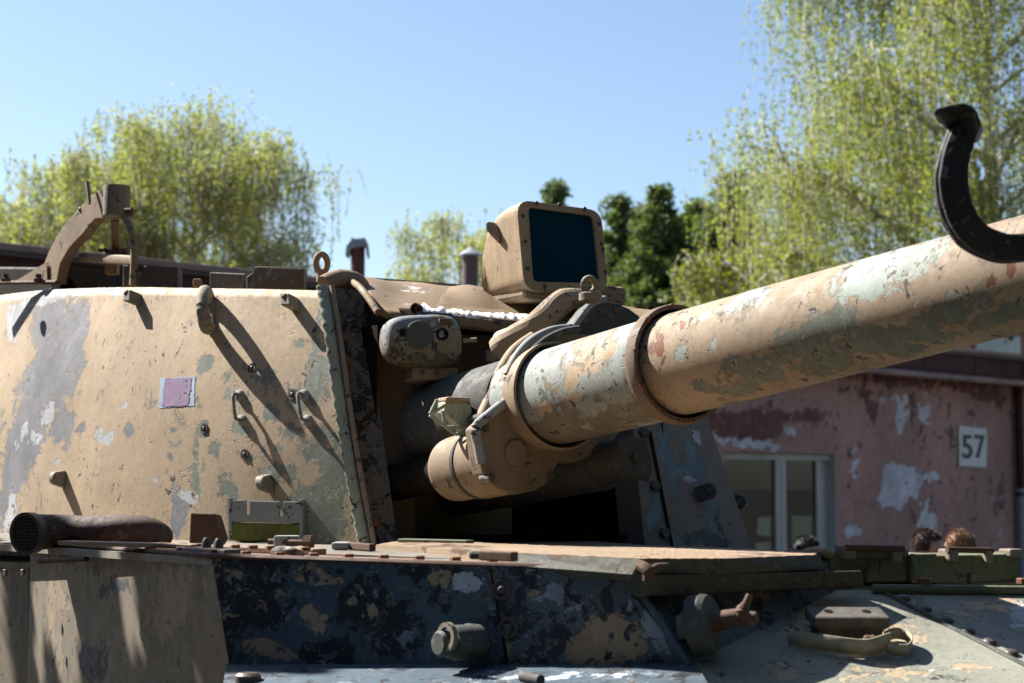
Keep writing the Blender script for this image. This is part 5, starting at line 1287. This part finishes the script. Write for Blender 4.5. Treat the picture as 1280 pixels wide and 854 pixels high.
def birch(base, top, crown_r, crown_z0, label, mat, nstr, leaf, droop=1.4, nlimb=16, lean=(0, 0), seed=1, dens=1.0, hang0=.05, group='birches behind the barracks', name='birch_tree', lim=None):
    rnd = random.Random(seed); nr = np.random.default_rng(seed)
    root = thing(name, label, 'tree', base, group)
    b = V(base); Hh = top - b.z
    tr = [b + V((lean[0] * t * t + .12 * math.sin(t * 7 + seed), lean[1] * t * t + .1 * math.cos(t * 5 + seed), Hh * .97 * t)) for t in [i / 14 for i in range(15)]]
    r0 = .018 * Hh
    tubes = [(tr, [r0 * (1 - .93 * i / 14) for i in range(15)], 9)]
    tips = []; zc0 = crown_z0; zr = top - zc0
    for i in range(nlimb):
        t = .25 + .7 * (i + rnd.random()) / nlimb
        a = catmull(tr, t); th = i * 2.4 + rnd.random() * .8
        fr = (a.z - zc0) / zr
        pr = crown_r * math.sqrt(max(.08, 1 - max(0, fr + .02) ** 2)) * rnd.uniform(.7, 1.02)
        e = V((a.x + math.cos(th) * pr, a.y + math.sin(th) * pr, min(top - .2, a.z + rnd.uniform(.12, .32) * zr * (1 - .4 * fr))))
        mid = a.lerp(e, .45) + V((0, 0, .10 * (e - a).length))
        pth = smooth_path([a, mid, a.lerp(e, .8) + V((0, 0, .07 * (e - a).length)), e], 9)
        rl = r0 * .36 * (1 - t * .6)
        tubes.append((pth, [rl * (1 - .85 * k / 9) for k in range(10)], 6))
        tips.append(pth)
        for s_ in range(6):
            u = rnd.uniform(.2, .95); a2 = catmull(pth, u); th2 = th + rnd.uniform(-1.3, 1.3)
            L = rnd.uniform(.12, .38) * crown_r
            e2 = a2 + V((math.cos(th2) * L, math.sin(th2) * L, rnd.uniform(-.1, .6) * L))
            p2 = smooth_path([a2, a2.lerp(e2, .5) + V((0, 0, .12 * L)), e2], 6)
            tubes.append((p2, [rl * .38 * (1 - .85 * k / 6) for k in range(7)], 5)); tips.append(p2)
    tips.append(tr[8:])
    pos, var = [], []
    twigs = []
    for i in range(nstr):
        pth = rnd.choice(tips); u = rnd.uniform(.15, 1) ** .7
        s0 = catmull(pth, u) + V((rnd.gauss(0, .2), rnd.gauss(0, .2), rnd.gauss(0, .16))) * (crown_r / 2.5)
        L = rnd.uniform(.35, 1.0) * droop
        dx, dy = rnd.gauss(0, .16), rnd.gauss(0, .16)
        n = max(3, int(L / leaf * 1.05 * dens)); tt = nr.uniform(0, 1, n)
        arc = .12 * droop
        px_ = s0.x + dx * tt + nr.normal(0, leaf * .55, n); py_ = s0.y + dy * tt + nr.normal(0, leaf * .55, n)
        pz_ = s0.z + arc * np.sin(tt * 3) * .5 - L * tt ** 1.25 + nr.normal(0, leaf * .4, n)
        pos.append(np.stack([px_, py_, pz_], 1)); var.append(np.clip(nr.normal(.5, .15) + nr.normal(0, .22, n), 0, 1))
        if i % 3 == 0:
            twigs.append((smooth_path([s0, s0 + V((dx * .5, dy * .5, -L * .4)), s0 + V((dx, dy, -L))], 4), [.009, .008, .006, .005, .003], 3))
    merge_tubes('trunk', tubes + twigs, BARK, root)
    leaves('crown', np.concatenate(pos), leaf, mat, root, 1.5, np.concatenate(var))
    return root
def at(px, py, D):
    p = P(px, py, D); return p
def base_at(px, D): p = P(px, 600, D); return (p.x, p.y, 0)
birch(base_at(1235, 34), 14.8, 4.75, 4.0, 'huge weeping birch with white limbs behind the gun muzzle', LB2, 8200, .046, 2.7, 36, (.4, 0), 5, .72)
birch(base_at(232, 38), 10.2, 3.0, 4.3, 'broad birch with dense yellow-green crown above the dark roof guards', LB1, 7600, .043, 1.5, 38, (0, 0), 8, .72)
birch(base_at(78, 36), 8.9, 2.5, 4.0, 'lower pale birch behind the machine-gun mount, left of the broad birch', LB1, 5000, .043, 1.5, 30, (.1, 0), 12, .72)
birch(base_at(568, 46), 9.6, 2.3, 5.0, 'small thin birch between the two chimney flues and sight hood', LB1, 2600, .05, 1.6, 20, (0, 0), 21, .7)
birch(base_at(935, 31), 6.3, 1.6, 3.0, 'low bright yellow-green young birch under the pines', leafmat('young_birch_leaf', (.12, .14, .02), (.23, .23, .05)), 2600, .05, .9, 20, (0, 0), 33, .8)

def pine(base, top, rmax, label, seed, dens=1.0):
    rnd = random.Random(seed); nr = np.random.default_rng(seed)
    root = thing('pine_tree', label, 'tree', base, 'pines behind the barracks')
    b = V(base); Hh = top - b.z
    tr = [b + V((.1 * math.sin(t * 4 + seed), .1 * math.cos(t * 3), Hh * t)) for t in [i / 10 for i in range(11)]]
    tubes = [(tr, [.012 * Hh * (1 - .93 * i / 10) for i in range(11)], 8)]
    pos = []; var = []
    nw = 15
    for i in range(nw):
        t = .38 + .60 * i / (nw - 1); a = catmull(tr, t)
        rr = rmax * 1.75 * min(1, (1.0 - t) * 1.55 + .03) * rnd.uniform(.7, 1.15)
        for j in range(7):
            th = j * .9 + i * .7 + rnd.uniform(-.25, .25); L = rr * rnd.uniform(.55, 1.12)
            e = a + V((math.cos(th) * L, math.sin(th) * L, L * rnd.uniform(.02, .4)))
            p = smooth_path([a, a.lerp(e, .5) + V((0, 0, -.05 * L)), e], 6)
            tubes.append((p, [.03 * (1 - .8 * k / 6) for k in range(7)], 4))
            for s_ in range(max(5, int(20 * L * dens))):
                c = catmull(p, rnd.uniform(.25, 1.05)) + V((rnd.gauss(0, .14), rnd.gauss(0, .14), rnd.gauss(.06, .10)))
                n = 14; pos.append(np.array(c) + nr.normal(0, .075, (n, 3))); var.append(np.clip(nr.normal(.45, .22) + nr.normal(0, .15, n), 0, 1))
    for s_ in range(14):
        c = tr[-1] + V((rnd.gauss(0, .10), rnd.gauss(0, .10), rnd.uniform(-.6, .15)))
        pos.append(np.array(c) + nr.normal(0, .07, (12, 3))); var.append(np.full(12, .4))
    merge_tubes('trunk', tubes, PBARK, root)
    leaves('crown', np.concatenate(pos), .075, LP, root, 3.0, np.concatenate(var))
def pz(py, D): return P(640, py, D).z
pine(base_at(822, 46), pz(243, 46), 1.7, 'tallest dark pine just right of the sight hood', 3, 1.3)
pine(base_at(772, 48), pz(256, 48), 1.3, 'slim pine half hidden by the sight hood frame', 4, 1.1)
pine(base_at(920, 42), pz(226, 42), 1.7, 'dark pine beside the weeping birch crown', 6, 1.4)
pine(base_at(872, 47), pz(262, 47), 2.0, 'lower pine between the tallest pine and birch crown', 9, 1.3)
pine(base_at(796, 52), pz(268, 52), 2.0, 'pale pine filling the gap behind the slim pine', 17, 1.3)
pine(base_at(848, 50), pz(282, 50), 2.2, 'broad low pine behind the tallest pine', 19, 1.3)
pine(base_at(697, 50), pz(238, 50), 1.3, 'pine whose top peeks over the sight hood', 14, 1.0)
# tree standing out of view to the left that dapples the hull side
dp = thing('shade_tree', 'leafy tree outside the left of the view shading the hull side', 'tree', (-6.2, 6.6, 0))
sh_tr = [V((-6.2, 6.6, 0)), V((-6.1, 6.6, 2.6)), V((-5.9, 6.6, 4.6)), V((-5.3, 6.6, 6.6))]
tb2 = [(smooth_path(sh_tr, 10), [.16 - .013 * i for i in range(11)], 10)]
pos = []
rs = random.Random(4)
SPN = (B_ - A_).cross(A2 - A_).normalized()
def shade(x, y):
    g = .5 + .5 * mnoise.noise(V((x * .045, y * .006, 2.0))) + .35 * mnoise.noise(V((x * .12, y * .012, 5.0)))
    lit = max(math.exp(-((x - 76 - .10 * (y - 760)) / 17) ** 2) * (1 if y < 860 else .6), .75 * math.exp(-((x - 158 - .05 * (y - 740)) / 12) ** 2) * math.exp(-((y - 730) / 90) ** 2), .6 * math.exp(-((x - 48) / 8) ** 2), .5 * math.exp(-((x - 8) / 9) ** 2), .6 * math.exp(-((x - 225) / 10) ** 2) * math.exp(-((y - 810) / 50) ** 2))
    return 1.35 * g - 1.5 * lit
while len(pos) < 8500:
    x, y = rs.uniform(-60, 275), rs.uniform(672, 900)
    if rs.random() > shade(x, y): continue
    q = PP(x, y, A_, SPN)
    c = q - SUN_TRAVEL * (4.0 + rs.uniform(-.5, .5))
    pos.append(np.array(c)[None, :])
    if len(pos) % 350 == 0: tb2.append((smooth_path([sh_tr[1], sh_tr[1].lerp(c, .6) + V((-.4, 0, .9)), c], 6), [.035, .03, .025, .02, .012, .008, .004], 5))
merge_tubes('trunk', tb2, PBARK, dp)
leaves('crown', np.concatenate(pos), .055, LB1, dp, 1.4)

# woodland out of view behind the viewpoint, added to cut sky fill; mirrored in the panes
wl_o = bpy.data.objects.new('woodland', None)
NW = 42000
az_ = rng.uniform(R(-118), R(118), NW); ra_ = rng.uniform(15, 24, NW)
hmax = 12.5 + 2.2 * np.sin(az_ * 9.0) + 1.3 * np.sin(az_ * 23.0 + 1.0)
hz_ = hmax * rng.uniform(0.04, 1, NW) ** .8
pw_ = np.stack([ra_ * np.sin(az_) + .5, 3 - ra_ * np.cos(az_), hz_], 1)
bpy.data.objects.remove(wl_o)
wroot = leaves('woodland', pw_, .62, leafmat('woodland_leaf', (.035, .055, .018), (.09, .11, .035), .3), None, 1.4)
wroot['kind'] = 'stuff'; wroot['label'] = 'unseen dense green wood behind the viewpoint, added to cut the sky fill'; wroot['category'] = 'woodland'
